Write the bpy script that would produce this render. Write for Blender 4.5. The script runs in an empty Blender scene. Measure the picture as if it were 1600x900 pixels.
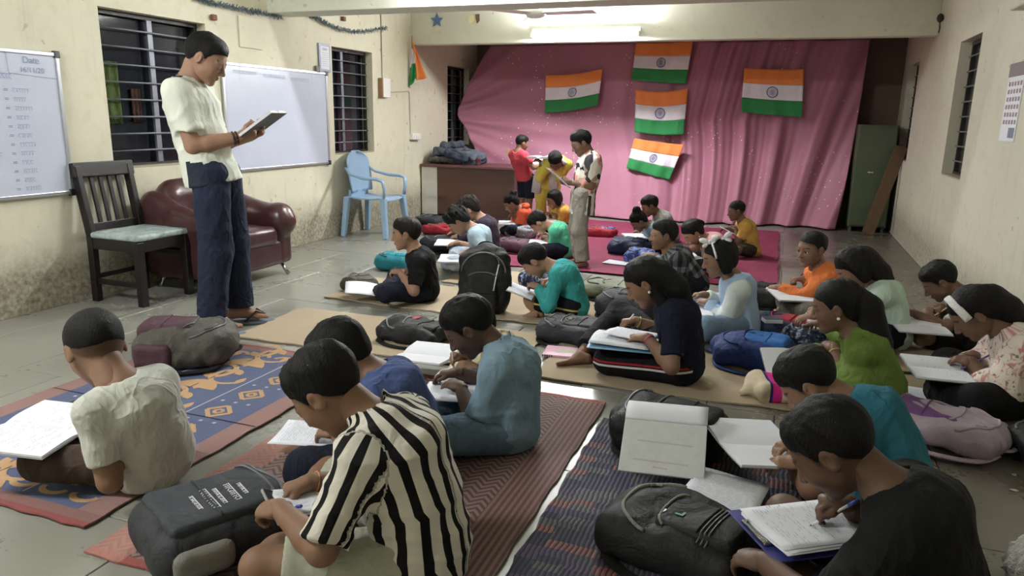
import bpy, bmesh, math, random
import numpy as np
from mathutils import Vector, Matrix
random.seed(7)
SC = bpy.context.scene
COL = SC.collection
PI = math.pi
rad = math.radians

# ------------------------------------------------------------------ camera
CAM_H = 1.27
F_PX, PITCH, YAW, ROLL = 1140.83, .2303, .350756, .018596
def cam_axes():
    cp, sp = math.cos(PITCH), math.sin(PITCH); cy, sy = math.cos(YAW), math.sin(YAW)
    f = Vector((-sy*cp, cy*cp, -sp)); r = Vector((cy, sy, 0)); u = r.cross(f)
    c, s = math.cos(ROLL), math.sin(ROLL)
    return c*r+s*u, -s*r+c*u, f
AX_R, AX_U, AX_F = cam_axes()
cam_d = bpy.data.cameras.new('camera'); cam_d.sensor_width = 36; cam_d.lens = F_PX/1600*36
cam_d.clip_start = .05; cam_d.clip_end = 100
cam = bpy.data.objects.new('camera', cam_d); COL.objects.link(cam)
M = Matrix.Identity(4)
for i in range(3):
    M[i][0], M[i][1], M[i][2] = AX_R[i], AX_U[i], -AX_F[i]
M[2][3] = CAM_H
cam.matrix_world = M
SC.camera = cam
def ray(px, py):
    return (px-800)/F_PX*AX_R - (py-450)/F_PX*AX_U + AX_F
def G(px, py, z=0.0):
    """the place in the room, at height z, that was measured at this spot of the photograph"""
    d = ray(px, py); t = (z-CAM_H)/d.z
    return Vector((d.x*t, d.y*t, z))
def Gx(px, py, x):
    d = ray(px, py); t = x/d.x; return Vector((x, d.y*t, CAM_H+d.z*t))
def Gy(px, py, y):
    d = ray(px, py); t = y/d.y; return Vector((d.x*t, y, CAM_H+d.z*t))

# ------------------------------------------------------------------ world, exposure, light
w = bpy.data.worlds.new('night'); SC.world = w; w.use_nodes = True
w.node_tree.nodes['Background'].inputs[0].default_value = (.012, .016, .03, 1)
w.node_tree.nodes['Background'].inputs[1].default_value = .35
SC.view_settings.view_transform = 'Standard'
SC.view_settings.look = 'None'
SC.view_settings.gamma = 1
SC.view_settings.use_curve_mapping = False
SC.view_settings.exposure = 0.0
TUBE_POWER = 470.0          # emission strength of a fluorescent tube
TUBE_COL = (.97, .985, 1.0)

# ------------------------------------------------------------------ object helpers
def tag(o, label=None, cat=None, group=None, kind=None):
    if label: o['label'] = label
    if cat: o['category'] = cat
    if group: o['group'] = group
    if kind: o['kind'] = kind
    return o
def link(name, me, mats=None, parent=None):
    o = bpy.data.objects.new(name, me); COL.objects.link(o)
    if mats is not None:
        for m in (mats if isinstance(mats, (list, tuple)) else [mats]): me.materials.append(m)
    if parent is not None: o.parent = parent
    return o
def empty(name, loc=(0, 0, 0), rz=0, label=None, cat=None, group=None):
    o = bpy.data.objects.new(name, None); COL.objects.link(o)
    o.location = loc; o.rotation_euler = (0, 0, rz); o.empty_display_size = .05
    return tag(o, label, cat, group)
def raw_mesh(name, V, Fq, smooth=True):
    """V (n,3), Fq (m,4) or (m,3) numpy -> mesh, fast"""
    me = bpy.data.meshes.new(name)
    V = np.asarray(V, np.float32); Fq = np.asarray(Fq, np.int32)
    me.vertices.add(len(V)); me.vertices.foreach_set('co', V.ravel())
    k = Fq.shape[1]
    me.loops.add(Fq.size); me.loops.foreach_set('vertex_index', Fq.ravel())
    me.polygons.add(len(Fq)); me.polygons.foreach_set('loop_start', np.arange(0, Fq.size, k, dtype=np.int32))
    try: me.polygons.foreach_set('loop_total', np.full(len(Fq), k, np.int32))
    except Exception: pass
    me.polygons.foreach_set('use_smooth', np.full(len(Fq), smooth, bool))
    me.update(calc_edges=True)
    return me
def attr_vec(me, name, A):
    a = me.attributes.new(name, 'FLOAT_VECTOR', 'POINT'); a.data.foreach_set('vector', np.asarray(A, np.float32).ravel())
def attr_f(me, name, A):
    a = me.attributes.new(name, 'FLOAT', 'POINT'); a.data.foreach_set('value', np.asarray(A, np.float32).ravel())

class MB:
    """collects boxes, tubes and grids for ONE mesh"""
    def __init__(s): s.v = []; s.f = []; s.mi = []; s.cur = 0
    def add(s, V, Fc):
        n = len(s.v); s.v += [tuple(p) for p in V]
        s.f += [tuple(i+n for i in f) for f in Fc]; s.mi += [s.cur]*len(Fc); return s
    def box(s, x0, x1, y0, y1, z0, z1, M=None):
        V = [Vector((x, y, z)) for z in (z0, z1) for y in (y0, y1) for x in (x0, x1)]
        if M is not None: V = [M @ p for p in V]
        return s.add(V, [(0, 2, 3, 1), (4, 5, 7, 6), (0, 1, 5, 4), (2, 6, 7, 3), (0, 4, 6, 2), (1, 3, 7, 5)])
    def bar(s, a, b, w, t, up=(0, 0, 1), w2=None, t2=None):
        a = Vector(a); b = Vector(b); d = (b-a).normalized(); u = Vector(up)
        x = d.cross(u)
        if x.length < 1e-4: x = d.cross(Vector((1, 0, 0)))
        x.normalize(); y = x.cross(d).normalized()
        w2 = w if w2 is None else w2; t2 = t if t2 is None else t2
        V = []
        for p, ww, tt in ((a, w, t), (b, w2, t2)):
            for sx, sy in ((-1, -1), (1, -1), (1, 1), (-1, 1)): V.append(p+x*sx*ww/2+y*sy*tt/2)
        return s.add(V, [(3, 2, 1, 0), (4, 5, 6, 7), (0, 1, 5, 4), (1, 2, 6, 5), (2, 3, 7, 6), (3, 0, 4, 7)])
    def tube(s, pts, r, n=8, caps=True, asp=1.0, up=None):
        pts = [Vector(p) for p in pts]; N = len(pts); rr = r if isinstance(r, (list, tuple)) else [r]*N
        V = []; x = None
        for i, p in enumerate(pts):
            d = (pts[min(i+1, N-1)]-pts[max(i-1, 0)]).normalized()
            if x is None or up is not None:
                x = d.cross(Vector(up) if up is not None else (Vector((0, 0, 1)) if abs(d.z) < .9 else Vector((1, 0, 0))))
                if x.length < 1e-5: x = d.cross(Vector((.3, .9, .1)))
                x.normalize()
            else:
                x = (x-d*x.dot(d)).normalized()
            y = d.cross(x)
            for k in range(n):
                a = 2*PI*k/n; V.append(p+x*math.cos(a)*rr[i]+y*math.sin(a)*rr[i]*asp)
        Fc = [(i*n+k, i*n+(k+1) % n, (i+1)*n+(k+1) % n, (i+1)*n+k) for i in range(N-1) for k in range(n)]
        if caps: Fc += [tuple(range(n-1, -1, -1)), tuple(range((N-1)*n, N*n))]
        return s.add(V, Fc)
    def ell(s, c, r, n=12, m=8, M=None):
        V = []; c = Vector(c)
        r = Vector(r) if not isinstance(r, (int, float)) else Vector((r, r, r))
        for i in range(m+1):
            t = PI*i/m
            for k in range(n):
                a = 2*PI*k/n; p = Vector((r.x*math.sin(t)*math.cos(a), r.y*math.sin(t)*math.sin(a), r.z*math.cos(t)))
                V.append(c+(M @ p if M is not None else p))
        return s.add(V, [(i*n+k, (i+1)*n+k, (i+1)*n+(k+1) % n, i*n+(k+1) % n) for i in range(m) for k in range(n)])
    def grid(s, fn, nu, nv):
        V = [fn(i/nu, j/nv) for j in range(nv+1) for i in range(nu+1)]
        return s.add(V, [(j*(nu+1)+i, j*(nu+1)+i+1, (j+1)*(nu+1)+i+1, (j+1)*(nu+1)+i) for j in range(nv) for i in range(nu)])
    def prism(s, poly, z0, z1, M=None):
        n = len(poly); V = [Vector((x, y, z)) for z in (z0, z1) for x, y in poly]
        if M is not None: V = [M @ p for p in V]
        return s.add(V, [tuple(range(n-1, -1, -1)), tuple(range(n, 2*n))]+[(i, (i+1) % n, n+(i+1) % n, n+i) for i in range(n)])
    def build(s, name, mats, parent=None, smooth=False, bevel=0, seg=2, loc=None, rot=None):
        me = bpy.data.meshes.new(name); me.from_pydata([tuple(p) for p in s.v], [], s.f); 
        me.polygons.foreach_set('material_index', s.mi)
        bm = bmesh.new(); bm.from_mesh(me); bmesh.ops.recalc_face_normals(bm, faces=bm.faces); bm.to_mesh(me); bm.free()
        me.polygons.foreach_set('use_smooth', [smooth]*len(me.polygons)); me.update()
        o = link(name, me, mats, parent)
        if bevel:
            b = o.modifiers.new('bevel', 'BEVEL'); b.width = bevel; b.segments = seg; b.limit_method = 'ANGLE'
            b.angle_limit = rad(40)
        if loc is not None: o.location = loc
        if rot is not None: o.rotation_euler = rot
        return o

# ------------------------------------------------------------------ materials
MATS = {}
class NT:
    def __init__(s, name, rough=.6, spec=.5, metal=0):
        m = bpy.data.materials.new(name); m.use_nodes = True; s.m = m; s.nt = m.node_tree
        s.b = s.nt.nodes['Principled BSDF']; s.b.inputs['Roughness'].default_value = rough
        s.b.inputs['Metallic'].default_value = metal; s.b.inputs['Specular IOR Level'].default_value = spec
    def n(s, t, **kw):
        x = s.nt.nodes.new(t)
        for k, v in kw.items(): setattr(x, k, v)
        return x
    def l(s, a, b): s.nt.links.new(a, b)
    def coord(s, kind='Object', scale=(1, 1, 1), rot=(0, 0, 0), attr=None):
        mp = s.n('ShaderNodeMapping'); mp.inputs['Scale'].default_value = scale; mp.inputs['Rotation'].default_value = rot
        if attr: a = s.n('ShaderNodeAttribute', attribute_name=attr); s.l(a.outputs['Vector'], mp.inputs[0])
        elif kind == 'World': g = s.n('ShaderNodeNewGeometry'); s.l(g.outputs['Position'], mp.inputs[0])
        else: t = s.n('ShaderNodeTexCoord'); s.l(t.outputs[kind], mp.inputs[0])
        return mp.outputs[0]
    def noise(s, co, scale=5, detail=4, rough=.55, dist=0):
        x = s.n('ShaderNodeTexNoise'); x.inputs['Scale'].default_value = scale; x.inputs['Detail'].default_value = detail
        x.inputs['Roughness'].default_value = rough; x.inputs['Distortion'].default_value = dist
        s.l(co, x.inputs['Vector']); return x.outputs[0]
    def ramp(s, fac, stops, interp='LINEAR'):
        x = s.n('ShaderNodeValToRGB'); x.color_ramp.interpolation = interp; e = x.color_ramp.elements
        for i, (p, c) in enumerate(stops):
            el = e[i] if i < 2 else e.new(p)
            el.position = p; el.color = (*c, 1) if len(c) == 3 else c
        s.l(fac, x.inputs[0]); return x.outputs[0]
    def mix(s, fac, a, b, mode='MIX'):
        x = s.n('ShaderNodeMix', data_type='RGBA', blend_type=mode)
        for k, v in ((0, fac), (6, a), (7, b)):
            if isinstance(v, (int, float)): x.inputs[k].default_value = v
            elif isinstance(v, (tuple, list)): x.inputs[k].default_value = (*v, 1) if len(v) == 3 else v
            else: s.l(v, x.inputs[k])
        return x.outputs[2]
    def math(s, op, a, b=None, c=None):
        x = s.n('ShaderNodeMath', operation=op)
        for k, v in ((0, a), (1, b), (2, c)):
            if v is None: continue
            if isinstance(v, (int, float)): x.inputs[k].default_value = v
            else: s.l(v, x.inputs[k])
        return x.outputs[0]
    def sep(s, co):
        x = s.n('ShaderNodeSeparateXYZ'); s.l(co, x.inputs[0]); return x.outputs
    def col(s, c):
        if isinstance(c, (tuple, list)): s.b.inputs['Base Color'].default_value = (*c, 1)
        else: s.l(c, s.b.inputs['Base Color'])
        return s
    def rough(s, c): s.l(c, s.b.inputs['Roughness']); return s
    def bump(s, h, strength=.3, dist=.01):
        x = s.n('ShaderNodeBump'); x.inputs['Strength'].default_value = strength; x.inputs['Distance'].default_value = dist
        s.l(h, x.inputs['Height']); s.l(x.outputs[0], s.b.inputs['Normal']); return s
def srgb(r, g, b):
    f = lambda c: (c/255/12.92 if c/255 <= .04045 else ((c/255+.055)/1.055)**2.4)
    return (f(r), f(g), f(b))
def plain(name, c, rough=.6, spec=.5, metal=0, var=.12, scale=30, bump=.1, bdist=.002):
    if name in MATS: return MATS[name]
    t = NT(name, rough, spec, metal); co = t.coord('Object')
    n = t.noise(co, scale, 3)
    t.col(t.mix(n, tuple(x*(1-var) for x in c), tuple(min(1, x*(1+var)) for x in c)))
    if bump: t.bump(n, bump, bdist)
    MATS[name] = t.m; return t.m
def cloth(name, c, var=.10, rough=.9, wr=.5, sheen=0.0):
    """woven cloth with soft wrinkles"""
    if name in MATS: return MATS[name]
    lum = .3*c[0]+.55*c[1]+.15*c[2]; c = tuple(.84*x+.16*lum for x in c)
    t = NT(name, rough, .2); co = t.coord('Object')
    n1 = t.noise(t.coord('Object', (1, 1, .6)), 14, 3, .5, .6); n2 = t.noise(co, 300, 2)
    cc = t.mix(n1, tuple(x*(1-var) for x in c), tuple(min(1, x*(1+var)) for x in c))
    n3 = t.noise(t.coord('Object', (1, 1, .7)), 8, 2, .5, 1.0); rg = t.math('SUBTRACT', 1.0, t.math('ABSOLUTE', t.math('SUBTRACT', t.math('MULTIPLY', n3, 2.0), 1.0))); rg = t.math('POWER', rg, 4.0)
    t.col(cc); h = t.math('ADD', t.math('ADD', n1, t.math('MULTIPLY', n2, .03)), t.math('MULTIPLY', rg, .32)); t.bump(h, wr, .035)
    MATS[name] = t.m; return t.m
# ------------------------------------------------------------------ soft-body modelling: distance fields turned into quads
def A3(v): return np.array((v[0], v[1], v[2]), np.float32)
class Prim:
    __slots__ = ('lo', 'hi', 'fn', 'k', 'op')
    def __init__(s, lo, hi, fn, k=None, op='add'): s.lo, s.hi, s.fn, s.k, s.op = np.array(lo, float), np.array(hi, float), fn, k, op
def cone(a, b, ra, rb, lat=None, asp=1.0, k=None, cut0=None, cut1=None, op='add'):
    """tapered capsule; lat+asp widen it along the direction lat; cut0/cut1 slice the ends flat at that fraction of the axis"""
    a = A3(a); b = A3(b); ab = b-a; L2 = float(ab @ ab)+1e-9; L = math.sqrt(L2)
    m = max(ra, rb)*max(1, asp); lo = np.minimum(a, b)-m; hi = np.maximum(a, b)+m
    if lat is not None:
        lat = A3(lat); u = ab/L; lat = lat-u*(lat @ u); lat = lat/(np.linalg.norm(lat)+1e-9)
    def fn(X, Y, Z):
        px, py, pz = X-a[0], Y-a[1], Z-a[2]
        t0 = (px*ab[0]+py*ab[1]+pz*ab[2])/L2
        t = np.clip(t0, 0, 1)
        px = px-t*ab[0]; py = py-t*ab[1]; pz = pz-t*ab[2]
        r = ra+(rb-ra)*t
        if lat is None: d = np.sqrt(px*px+py*py+pz*pz)-r
        else:
            s = px*lat[0]+py*lat[1]+pz*lat[2]; q = s*(1/asp-1)
            px = px+q*lat[0]; py = py+q*lat[1]; pz = pz+q*lat[2]
            d = np.sqrt(px*px+py*py+pz*pz)-r
        if cut0 is not None: d = np.maximum(d, (cut0-t0)*L)
        if cut1 is not None: d = np.maximum(d, (t0-cut1)*L)
        return d
    return Prim(lo, hi, fn, k, op)
def ellip(c, r, R=None, k=None, op='add', zmin=None):
    c = A3(c); r = A3(r); m = float(r.max()); Rm = None if R is None else np.array(R, np.float32)
    e = np.array([m]*3) if Rm is not None else r
    def fn(X, Y, Z):
        px, py, pz = X-c[0], Y-c[1], Z-c[2]
        if Rm is not None:
            px, py, pz = (Rm[0, 0]*px+Rm[1, 0]*py+Rm[2, 0]*pz, Rm[0, 1]*px+Rm[1, 1]*py+Rm[2, 1]*pz, Rm[0, 2]*px+Rm[1, 2]*py+Rm[2, 2]*pz)
        a, b, cc = px/r[0], py/r[1], pz/r[2]
        k0 = np.sqrt(a*a+b*b+cc*cc)+1e-6; a, b, cc = a/r[0], b/r[1], cc/r[2]
        d = k0*(k0-1)/(np.sqrt(a*a+b*b+cc*cc)+1e-6)
        if zmin is not None: d = np.maximum(d, zmin-pz)
        return d
    return Prim(c-e, c+e, fn, k, op)
def rbox(c, hs, rr, R=None, k=None, op='add'):
    c = A3(c); hs = A3(hs); Rm = None if R is None else np.array(R, np.float32)
    e = np.array([float(np.linalg.norm(hs))]*3) if Rm is not None else hs
    def fn(X, Y, Z):
        px, py, pz = X-c[0], Y-c[1], Z-c[2]
        if Rm is not None:
            px, py, pz = (Rm[0, 0]*px+Rm[1, 0]*py+Rm[2, 0]*pz, Rm[0, 1]*px+Rm[1, 1]*py+Rm[2, 1]*pz, Rm[0, 2]*px+Rm[1, 2]*py+Rm[2, 2]*pz)
        qx, qy, qz = np.abs(px)-hs[0]+rr, np.abs(py)-hs[1]+rr, np.abs(pz)-hs[2]+rr
        return np.sqrt(np.maximum(qx, 0)**2+np.maximum(qy, 0)**2+np.maximum(qz, 0)**2)+np.minimum(np.maximum(np.maximum(qx, qy), qz), 0)-rr
    return Prim(c-e, c+e, fn, k, op)
def halfspace(p, n, op='cut'):
    p = A3(p); n = A3(n)
    return Prim([-9]*3, [9]*3, lambda X, Y, Z: (X-p[0])*n[0]+(Y-p[1])*n[1]+(Z-p[2])*n[2], None, op)
def wob(seed, amp, freq, n=5):
    r = random.Random(seed); T = [(r.gauss(0, 1)*freq, r.gauss(0, 1)*freq, r.gauss(0, 1)*freq, r.uniform(0, 6.3), r.uniform(.5, 1)) for _ in range(n)]
    def f(X, Y, Z):
        s = 0
        for a, b, c, p, q in T: s = s+q*np.sin(a*X+b*Y+c*Z+p)
        return s*(amp/n**.5)
    return f
_E = [((0, 0, 0), (1, 0, 0)), ((0, 1, 0), (1, 1, 0)), ((0, 0, 1), (1, 0, 1)), ((0, 1, 1), (1, 1, 1)),
      ((0, 0, 0), (0, 1, 0)), ((1, 0, 0), (1, 1, 0)), ((0, 0, 1), (0, 1, 1)), ((1, 0, 1), (1, 1, 1)),
      ((0, 0, 0), (0, 0, 1)), ((1, 0, 0), (1, 0, 1)), ((0, 1, 0), (0, 1, 1)), ((1, 1, 0), (1, 1, 1))]
def nets(D, org, h):
    S = D < 0; nx, ny, nz = D.shape
    cnt = np.zeros((nx-1, ny-1, nz-1), np.int8)
    for i in (0, 1):
        for j in (0, 1):
            for k in (0, 1): cnt += S[i:nx-1+i, j:ny-1+j, k:nz-1+k]
    mask = (cnt > 0) & (cnt < 8); I = np.argwhere(mask)
    if len(I) == 0: return np.zeros((0, 3)), np.zeros((0, 4), int)
    acc = np.zeros((len(I), 3), np.float32); num = np.zeros(len(I), np.float32)
    val = {}
    for i in (0, 1):
        for j in (0, 1):
            for k in (0, 1): val[(i, j, k)] = D[I[:, 0]+i, I[:, 1]+j, I[:, 2]+k]
    for p, q in _E:
        a, b = val[p], val[q]; m = (a < 0) != (b < 0); t = np.where(m, a/np.where(m, a-b, 1), 0)
        P = np.array(p, np.float32); Q = np.array(q, np.float32)
        acc += np.where(m[:, None], P+(Q-P)*t[:, None], 0); num += m
    V = (I+acc/num[:, None])*h+np.array(org)
    vid = np.full(mask.shape, -1, np.int32); vid[mask] = np.arange(len(I))
    Fs = []
    for ax in range(3):
        sl0 = [slice(1, -1)]*3; sl1 = [slice(1, -1)]*3
        sl0[ax] = slice(0, -1); sl1[ax] = slice(1, None)
        s0 = S[tuple(sl0)]; s1 = S[tuple(sl1)]; E = np.argwhere(s0 != s1)
        if len(E) == 0: continue
        fl = s0[E[:, 0], E[:, 1], E[:, 2]]
        b, c = (ax+1) % 3, (ax+2) % 3
        base = E.copy(); base[:, b] += 1; base[:, c] += 1
        def cell(db, dc):
            q = base.copy(); q[:, b] -= db; q[:, c] -= dc; return vid[q[:, 0], q[:, 1], q[:, 2]]
        f = np.stack([cell(1, 1), cell(0, 1), cell(0, 0), cell(1, 0)], 1)
        f[~fl] = f[~fl][:, ::-1]; Fs.append(f)
    return V, np.concatenate(Fs)
def sculpt(prims, h, k=.02, disp=None, bounds=None):
    """union the prims (smooth, radius k), apply cuts and displacement; returns verts, quads"""
    add = [p for p in prims if p.op == 'add']
    if bounds is None:
        lo = np.min([p.lo for p in add], 0)-.02-2*h; hi = np.max([p.hi for p in add], 0)+.02+2*h
    else: lo, hi = np.array(bounds[0], float), np.array(bounds[1], float)
    N = np.ceil((hi-lo)/h).astype(int)+1; D = np.full(N, 1.0, np.float32)
    ax = [(lo[i]+h*np.arange(N[i])).astype(np.float32) for i in range(3)]
    for p in prims:
        kk = p.k if p.k is not None else k; mg = kk*1.05+2.5*h
        i0 = np.maximum(0, np.floor((p.lo-mg-lo)/h).astype(int)); i1 = np.minimum(N, np.ceil((p.hi+mg-lo)/h).astype(int)+1)
        if np.any(i1 <= i0): continue
        sl = tuple(slice(a, b) for a, b in zip(i0, i1))
        d = p.fn(ax[0][sl[0]][:, None, None], ax[1][sl[1]][None, :, None], ax[2][sl[2]][None, None, :])
        o = D[sl]
        if p.op == 'add':
            t = np.clip(.5+.5*(o-d)/kk, 0, 1); D[sl] = o+(d-o)*t-kk*t*(1-t)
        elif p.op == 'sub':
            t = np.clip(.5-.5*(o+d)/kk, 0, 1); D[sl] = o+(-d-o)*t+kk*t*(1-t)
        else: D[sl] = np.maximum(o, d)
    if disp is not None:
        m = np.abs(D) < .05; I = np.argwhere(m)
        D[m] += disp(ax[0][I[:, 0]], ax[1][I[:, 1]], ax[2][I[:, 2]])
    D[0] = D[-1] = 1; D[:, 0] = 1; D[:, -1] = 1; D[:, :, 0] = 1; D[:, :, -1] = 1
    return nets(D, lo, h)
def soft(name, prims, h, mat, parent=None, k=.02, disp=None, relax=0):
    V, Fc = sculpt(prims, h, k, disp); me = raw_mesh(name, V, Fc); return link(name, me, mat, parent)
# ------------------------------------------------------------------ the room
XL, XR, YF, YB, ZC = -4.40, 1.25, -1.9, 10.35, 2.62
def wall_mat(name, base, seed, stain=1.0):
    t = NT(name, .75, .25); co = t.coord('World'); mp = t.n('ShaderNodeMapping'); mp.inputs['Location'].default_value = (seed*3.1, seed*1.7, seed)
    t.l(co, mp.inputs[0]); co = mp.outputs[0]
    big = t.noise(co, 1.3, 4, .6); fine = t.noise(co, 9, 5, .65, .4); spk = t.noise(co, 34, 3, .6)
    c = t.mix(t.ramp(big, [(.3, (0, 0, 0)), (.7, (1, 1, 1))]), tuple(x*.90 for x in base), base)
    c = t.mix(t.math('MULTIPLY', t.ramp(fine, [(.52, (0, 0, 0)), (.72, (1, 1, 1))]), .28), c, tuple(x*f for x, f in zip(base, (.72, .66, .58))))
    g = t.n('ShaderNodeNewGeometry'); z = t.sep(g.outputs['Position'])[2]
    # rising damp and scuffs along the foot of the wall
    lowf = t.math('SUBTRACT', 1.0, t.math('DIVIDE', z, .62)); lowf = t.math('MAXIMUM', lowf, 0.0)
    st = t.math('MULTIPLY', t.math('ADD', lowf, t.math('MULTIPLY', fine, .62)), lowf)
    m = t.ramp(st, [(.12, (0, 0, 0)), (.62, (1, 1, 1))])
    m2 = t.math('MULTIPLY', m, t.math('ADD', t.math('MULTIPLY', spk, 1.2), .05*stain))
    c = t.mix(t.math('MULTIPLY', m2, stain), c, srgb(104, 94, 78))
    drip = t.noise(t.coord('World', (3.0, 3.0, .35)), 3.2, 3, .6)
    c = t.mix(t.math('MULTIPLY', t.ramp(drip, [(.58, (0, 0, 0)), (.78, (1, 1, 1))]), .22*stain), c, srgb(140, 128, 110))
    dots = t.ramp(t.noise(co, 15, 0), [(.80, (0, 0, 0)), (.82, (1, 1, 1))])
    c = t.mix(t.math('MULTIPLY', dots, .3), c, srgb(120, 105, 90))
    t.col(c); t.bump(t.math('ADD', fine, t.math('MULTIPLY', spk, .4)), .25, .006)
    return t.m
WALL = wall_mat('cream_limewash', srgb(222, 217, 195), 1)
WALL_R = wall_mat('grey_cream_limewash', srgb(212, 209, 192), 2, .8)
BEAM = wall_mat('beam_limewash', srgb(224, 225, 210), 3, 0)
DARKWALL = wall_mat('dark_brown_limewash', srgb(112, 90, 80), 4, .6)  # darker brown base than the other walls

def wall_with_openings(name, axis, p0, p1, a0, a1, z0, z1, ops, mat):
    """slab between p0 and p1 across its thickness, from a0 to a1 along it, with openings (a0,a1,z0,z1)"""
    mb = MB(); cuts = sorted(ops); cur = a0
    def bx(u0, u1, w0, w1):
        if u1-u0 < 1e-4 or w1-w0 < 1e-4: return
        if axis == 'y': mb.box(p0, p1, u0, u1, w0, w1)
        else: mb.box(u0, u1, p0, p1, w0, w1)
    for (u0, u1, w0, w1) in cuts:
        bx(cur, u0, z0, z1); bx(u0, u1, z0, w0); bx(u0, u1, w1, z1); cur = u1
    bx(cur, a1, z0, z1)
    o = mb.build(name, mat); tag(o, kind='structure'); return o
WIN_L = [(3.88, 4.86, .86, 1.94), (6.60, 7.38, .85, 1.93), (9.33, 10.06, .85, 1.93)]
WIN_R = [(6.40, 7.14, .86, 1.93), (9.20, 9.96, .86, 1.93)]
tag(wall_with_openings('wall_left', 'y', XL-.24, XL, YF, YB, 0, ZC, WIN_L, WALL), 'long cream wall with damp stains and three barred windows')
tag(wall_with_openings('wall_right', 'y', XR, XR+.24, YF, YB, 0, ZC, WIN_R, WALL_R), 'greyish cream wall on the right with two deep windows')
tag(wall_with_openings('wall_back', 'x', YB, YB+.2, XL-.24, XR+.24, 0, ZC, [], DARKWALL), 'dark brown wall with stains behind the pink curtain')
tag(wall_with_openings('wall_front', 'x', YF-.2, YF, XL-.24, XR+.24, 0, ZC, [], WALL), 'cream wall behind the photographer')
mb = MB(); mb.box(XL-.24, XR+.24, YF-.2, YB+.2, ZC, ZC+.15); tag(mb.build('ceiling', BEAM), 'pale painted concrete ceiling', kind='structure')
mb = MB(); mb.box(XL, XR, 5.62, 5.93, 2.12, ZC); tag(mb.build('trim_1', BEAM, bevel=.006), 'near ceiling beam spanning the hall', kind='structure')
mb = MB(); mb.box(XL, XR, 8.30, 8.46, 2.10, ZC); tag(mb.build('trim_2', BEAM, bevel=.006), 'far ceiling beam carrying the tube light', kind='structure')

# floor: bedding slab and stone slabs laid on it
t = NT('floor_bed', .8); t.col(srgb(62, 58, 50)); BED = t.m
mb = MB(); mb.box(XL-.24, XR+.24, YF-.2, YB+.2, -.12, -.006)
floor = mb.build('floor', BED); tag(floor, 'grey polished stone slab floor', kind='structure')
t = NT('kota_stone', .22, .5); co = t.coord('World')
inf = t.n('ShaderNodeObjectInfo'); big = t.noise(co, 1.6, 5, .6, .5); fine = t.noise(co, 22, 4, .6)
c = t.mix(big, srgb(122, 121, 113), srgb(150, 149, 140)); c = t.mix(t.math('MULTIPLY', inf.outputs['Random'], .45), c, srgb(134, 135, 126))
gx, gy, gz = t.sep(co); dm = t.math('ADD', t.math('MULTIPLY', gx, .30), t.math('MULTIPLY', t.noise(co, .9, 4, .6, .5), 1.1)); dm = t.ramp(dm, [(.42, (0, 0, 0)), (.80, (1, 1, 1))])   # weaker light painted in towards the right wall, with brownish stains
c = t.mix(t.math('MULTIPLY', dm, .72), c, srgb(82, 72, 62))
c = t.mix(t.math('MULTIPLY', t.ramp(fine, [(.55, (0, 0, 0)), (.75, (1, 1, 1))]), .05), c, srgb(104, 98, 88)); t.col(c)
t.rough(t.ramp(t.math('ADD', t.math('MULTIPLY', big, .8), t.math('MULTIPLY', fine, .2)), [(.3, (.22,)*3), (.75, (.40,)*3)])); t.bump(fine, .03, .002); KOTA = t.m
tw, tl = .595, .86; nx = 10
tm = {}
def tile_mesh(wx, wy):
    k = (round(wx, 3), round(wy, 3))
    if k not in tm:
        g = .0022; b = .002; bm = bmesh.new(); bmesh.ops.create_cube(bm, size=1)
        for v in bm.verts: v.co = Vector((v.co.x*(wx-2*g), v.co.y*(wy-2*g), v.co.z*.03-.015))
        bmesh.ops.bevel(bm, geom=[e for e in bm.edges if e.verts[0].co.z > -.001 and e.verts[1].co.z > -.001], offset=b, segments=1, affect='EDGES')
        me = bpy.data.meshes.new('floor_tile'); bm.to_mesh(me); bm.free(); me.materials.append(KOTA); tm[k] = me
    return tm[k]
r = 0; y = YF
while y < YB-.02:
    wy = min(tl, YB-y); x = XL; first = True; off = (.5 if r % 2 else 1.0)
    while x < XR-.02:
        wx = min(tw*off if first else tw, XR-x); first = False
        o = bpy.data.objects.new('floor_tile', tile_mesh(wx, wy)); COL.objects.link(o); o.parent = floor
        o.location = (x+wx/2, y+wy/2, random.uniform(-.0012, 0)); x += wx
    y += wy; r += 1

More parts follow.
